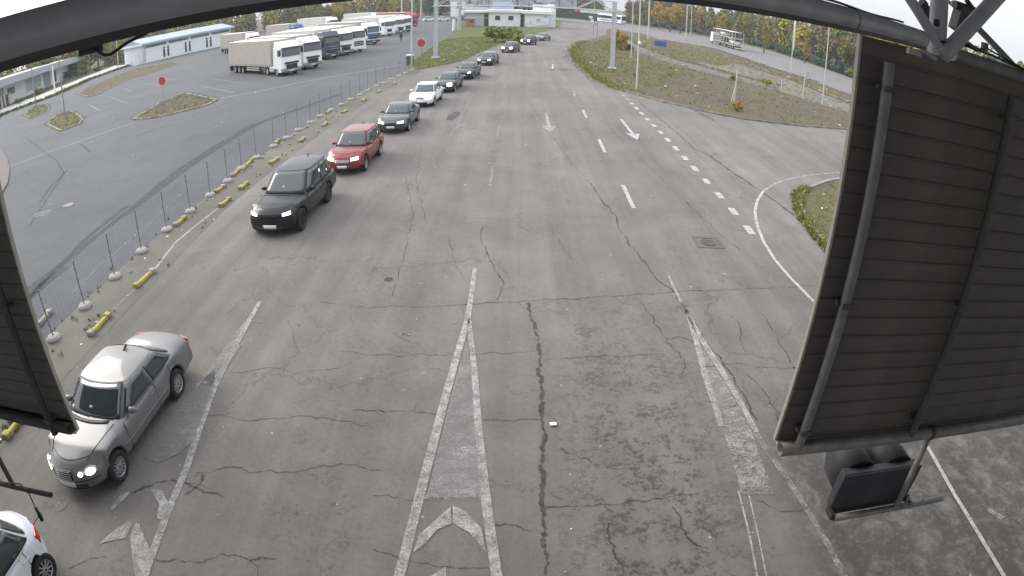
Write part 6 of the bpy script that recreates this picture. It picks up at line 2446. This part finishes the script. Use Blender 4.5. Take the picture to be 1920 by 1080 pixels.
# signal head hung under the right panel
b0, b1 = near((1563, 972), 2.84), near((1766, 934), 2.84)
bz = (b0.z + b1.z) / 2
root = empty('traffic_signal', (b0.x, 2.84, bz))
tag(root, 'black two-lamp lane signal hanging on a pipe under the right sign panel', 'traffic signal')
c = MB()
c.hollow((0, 0, 0), (b1.x - b0.x, 0, 0), .03, .005)
c.build('cross_pipe', MT['galv'], root)
hx = near((1683, 944), 2.84).x - b0.x
pz = near((1600, 829), 2.84).z
c = MB()
c.cyl((hx, 0, .0), (jx - b0.x, 0.0, pz - bz), .029, n=14)
c.build('hanger', MT['galv'], root)
xa, xb = near((1578, 885), 3.0).x - b0.x, near((1722, 865), 3.0).x - b0.x
zt2 = near((1640, 880), 3.0).z - bz
W_ = xb - xa
cx = (xa + xb) / 2
hs_ = zt2
body = rbox('housing', (cx, .15, zt2 / 2 + .02), (W_ * .98, .09, zt2 + .02), MT['matblack'], root, .012)
rbox('back_plate', (cx, .095, zt2 / 2 - .01), (W_, .012, zt2 + .08), MT['matblack'], root, .004)
for sx in (-1, 1):
    hx_ = cx + sx * W_ * .245
    # hood: a tube cut open underneath
    n = 20
    vs, fs = [], []
    R_ = W_ * .235
    hz_ = zt2 - R_ * .62
    for y, r in ((.19, R_), (.62, R_ * .95)):
        for k in range(n + 1):
            t = math.radians(-40 + 260 * k / n)
            vs.append((hx_ + r * math.cos(t), y + (0 if y < .3 else -.16 * (1 - math.sin(max(0, min(math.pi, t))))), hz_ + r * math.sin(t)))
    fs = [(k, k + 1, n + 2 + k, n + 1 + k) for k in range(n)]
    c = MB()
    c.add(vs, fs, 0, True)
    ho = c.build('hood', MT['matblack'], root)
    so = ho.modifiers.new('solid', 'SOLIDIFY')
    so.thickness = .006
    MB().cyl((hx_, .2, hz_), (hx_, .22, hz_), R_ * .92, n=20).build('lens', MT['black'], root)
c = MB()
for px in ((1646, 918), (1652, 912), (1665, 913)):
    pass
for x_ in (xa, xb):
    MB().box((x_, .06, .01), (.03, .12, .06)).build('mount', MT['matblack'], root)
c = MB()
c.tube([(hx + .06, -.02, .16), (hx + .07, -.04, .05), (hx + .14, -.045, .01), (hx + .22, -.04, .045), (hx + .3, -.02, .05), (hx + .34, .05, .06)], .011, 6)
c.build('cable', MT['galv'], root)

# pipe of the left signal with its hanging cable plug
q0, q1 = near((-60, 897), 2.84), near((96, 928), 2.84)
root = empty('signal_pipe', (q1.x, 2.84, q1.z))
tag(root, 'grey signal pipe stub poking in under the left sign panel', 'pipe')
c = MB()
c.hollow((0, 0, 0), (q0.x - q1.x - .6, 0, (q0.z - q1.z)), .03, .005)
c.build('cross_pipe', MT['galvdark'], root)
a0, a1 = near((28, 915), 2.84), near((-12, 855), 2.84)
c = MB()
c.cyl((a0.x - q1.x, 0, a0.z - q1.z), (a0.x - q1.x + .02, 0, a0.z - q1.z + .7), .029, n=12)
c.build('hanger', MT['galvdark'], root)


def rel(px, y=2.84):
    p = near(px, y)
    return (p.x - q1.x, p.y - 2.84, p.z - q1.z)


c = MB()
c.tube([rel((-4, 896), 2.78), rel((6, 905), 2.78), rel((20, 905), 2.78), rel((38, 907), 2.78), rel((55, 926), 2.8), rel((62, 942)), rel((67, 952))], .008, 6)
c.build('cable', MT['galvdark'], root)
c = MB()
c.cyl(rel((66, 951)), rel((73, 963)), .016, .02, 10)
c.cyl(rel((73, 963)), rel((79, 975)), .028, .024, 10)
c.tube([rel((73, 967)), rel((66, 978)), rel((63, 984))], .006, 5)
c.build('plug', MT['black'], root)

# the heavy chord of the gantry, slanting away from the camera to the right, with its lower flange
PA, PB = Vector((-.81, .855, CAM_H + .049)), Vector((1.225, 2.12, CAM_H + .092))
dv = (PB - PA).normalized()
P0, P1 = PA - dv * 1.6, PA + dv * ((2.0 - PA.x) / dv.x)
root = empty('gantry_chord', PA)
tag(root, 'thick dark tubular beam crossing the top of the view', 'beam')
c = MB()
c.cyl(P0 - PA, P1 - PA, .047, n=32)
c.build('tube', MT['beam'], root)
nz = Vector((0, 0, 1))
sd_ = dv.cross(nz).normalized()
c = MB()
mid = (P0 + P1) / 2 - PA + Vector((0, 0, -.039))
Mx = Matrix([[dv.x, -sd_.x, 0], [dv.y, -sd_.y, 0], [dv.z, 0, 1]])
c.box(mid - sd_ * -.004, ((P1 - P0).length, .058, .024), M=Mx)
c.build('lower_flange', MT['galvdark'], root, bevel=.002)
c = MB()
pts = [PA + dv * s + Vector((0, 0, .05 + .004 * math.sin(s * 9))) + sd_ * .01 - PA for s in np.linspace(1.2, 3.0, 40)]
c.tube(pts, .005, 6)
c.build('cable', MT['black'], root)
for s in (2.45,):
    c = MB()
    p = PA + dv * s - PA
    c.cyl(p - dv * .004, p + dv * .004, .0485, n=20)
    c.build('clip', MT['galvdark'], root)
c = MB()
lp_ = [near((158, 94), 1.15), near((170, 88), 1.15), near((186, 84), 1.15)]
pl0 = PA + dv * .02
c.box(near((172, 93), 1.02) - PA, (.055, .035, .016), M=Mx)
c.build('lug', MT['galvdark'], root)
c = MB()
c.tube([near(q_, 1.0) - PA for q_ in ((160, 84), (180, 94), (196, 103), (208, 102), (222, 92), (240, 79), (258, 70), (275, 62))], .0035, 6)
c.build('loose_cable', MT['black'], root)

# node of the truss over the right panel: post, two braces, far rail, clutter
nd = near((1757, 92), 2.76)
root = empty('truss_node', nd)
tag(root, 'node of grey steel tubes rising above the right sign panel', 'truss')
up = near((1753, 0), 2.76)
c = MB()
c.cyl((0, 0, -.03), (up.x - nd.x, 0, .9), .055, n=20)
po = c.build('post', MT['beam'], root)
c = MB()
c.cyl((up.x - nd.x - .02, -.05, .14), (up.x - nd.x - .02, -.062, .14), .022, n=14)
c.build('hole', MT['black'], po)
dl = near((1701, 0), 2.74)
c = MB()
d_ = (dl - nd)
c.cyl((.03, -.03, -.02), d_ * 2.5 + Vector((0, -.03, 0)), .03, n=16)
c.build('brace', MT['beam'], root)
dr = near((1846, 0), 2.72)
d_ = dr - nd
c = MB()
c.cyl((.0, -.06, -.03), d_ * 2.5 + Vector((0, -.06, 0)), .047, n=18)
c.build('brace', MT['beam'], root)
c = MB()
c.cyl(near((1785, 5), 3.6) - nd, near((1912, 135), 3.6) - nd, .024, n=10)
c.cyl(near((1775, 0), 3.7) - nd, near((1900, 128), 3.7) - nd, .014, n=8)
c.build('far_rail', MT['galv'], root)
c = MB()
c.box(near((1806, 38), 3.3) - nd, (.16, .1, .19), M=Matrix.Rotation(.25, 3, 'Y'))
c.cyl(near((1790, 8), 3.3) - nd, near((1826, 20), 3.3) - nd, .03, n=10)
c.cyl(near((1812, 0), 3.3) - nd, near((1835, 32), 3.3) - nd, .02, n=10)
c.build('junction_box', MT['galvdark'], root, bevel=.008)
c = MB()
c.cyl(near((1727, 4), 3.3) - nd, near((1734, 12), 3.3) - nd, .035, n=12)
c.cyl(near((1722, 24), 3.3) - nd, near((1740, 16), 3.3) - nd, .022, n=10)
c.box(near((1737, 27), 3.3) - nd, (.05, .06, .12))
c.build('clamp', MT['galvdark'], root)
c = MB()
c.tube([near(q_, 2.7) - nd for q_ in ((1762, 78), (1790, 80), (1815, 88), (1838, 96), (1870, 108), (1900, 122), (1935, 140))], .0065, 6)
c.tube([near(q_, 2.7) - nd for q_ in ((1780, 70), (1812, 84), (1836, 92), (1850, 90), (1880, 108), (1925, 132))], .005, 6)
c.build('cable', MT['black'], root)
c = MB()
c.box(near((1846, 88), 2.7) - nd, (.035, .03, .05))
c.box(near((1822, 87), 2.7) - nd, (.09, .03, .018), M=Matrix.Rotation(.3, 3, 'Y'))
c.build('saddle', MT['galvdark'], root)

# unseen roof added above and behind the camera to darken the near ground
root = empty('added_shade_roof', (0, -8.2, 0))
tag(root, 'unseen roof added behind the camera to shade the near lanes', 'canopy')
rbox('roof_slab', (0, 0, 10.8), (46, 29, .8), MT['canopy'], root, .03)
rbox('fascia', (0, 14.6, 10.8), (46.4, .2, 1.3), MT['fascia'], root, .02)
for x in (-20, -10.6, 10.9, 20):
    for y in (-10, 2):
        rbox('pillar', (x, y, 5.2), (.5, .5, 10.4), MT['steelpole'], root, .03)

# ------------------------------------------------------------------ thin autumn haze
hm = bpy.data.materials.new('haze')
hm.use_nodes = True
hm.node_tree.nodes.clear()
ho_ = hm.node_tree.nodes.new('ShaderNodeOutputMaterial')
pv = hm.node_tree.nodes.new('ShaderNodeVolumePrincipled')
pv.inputs['Color'].default_value = (.93, .95, 1.0, 1)
pv.inputs['Density'].default_value = 0.0004
hm.node_tree.links.new(pv.outputs[0], ho_.inputs['Volume'])
tag(MB().box((0, 350, 8.5), (1420, 1120, 19)).build('haze', hm), kind='stuff')
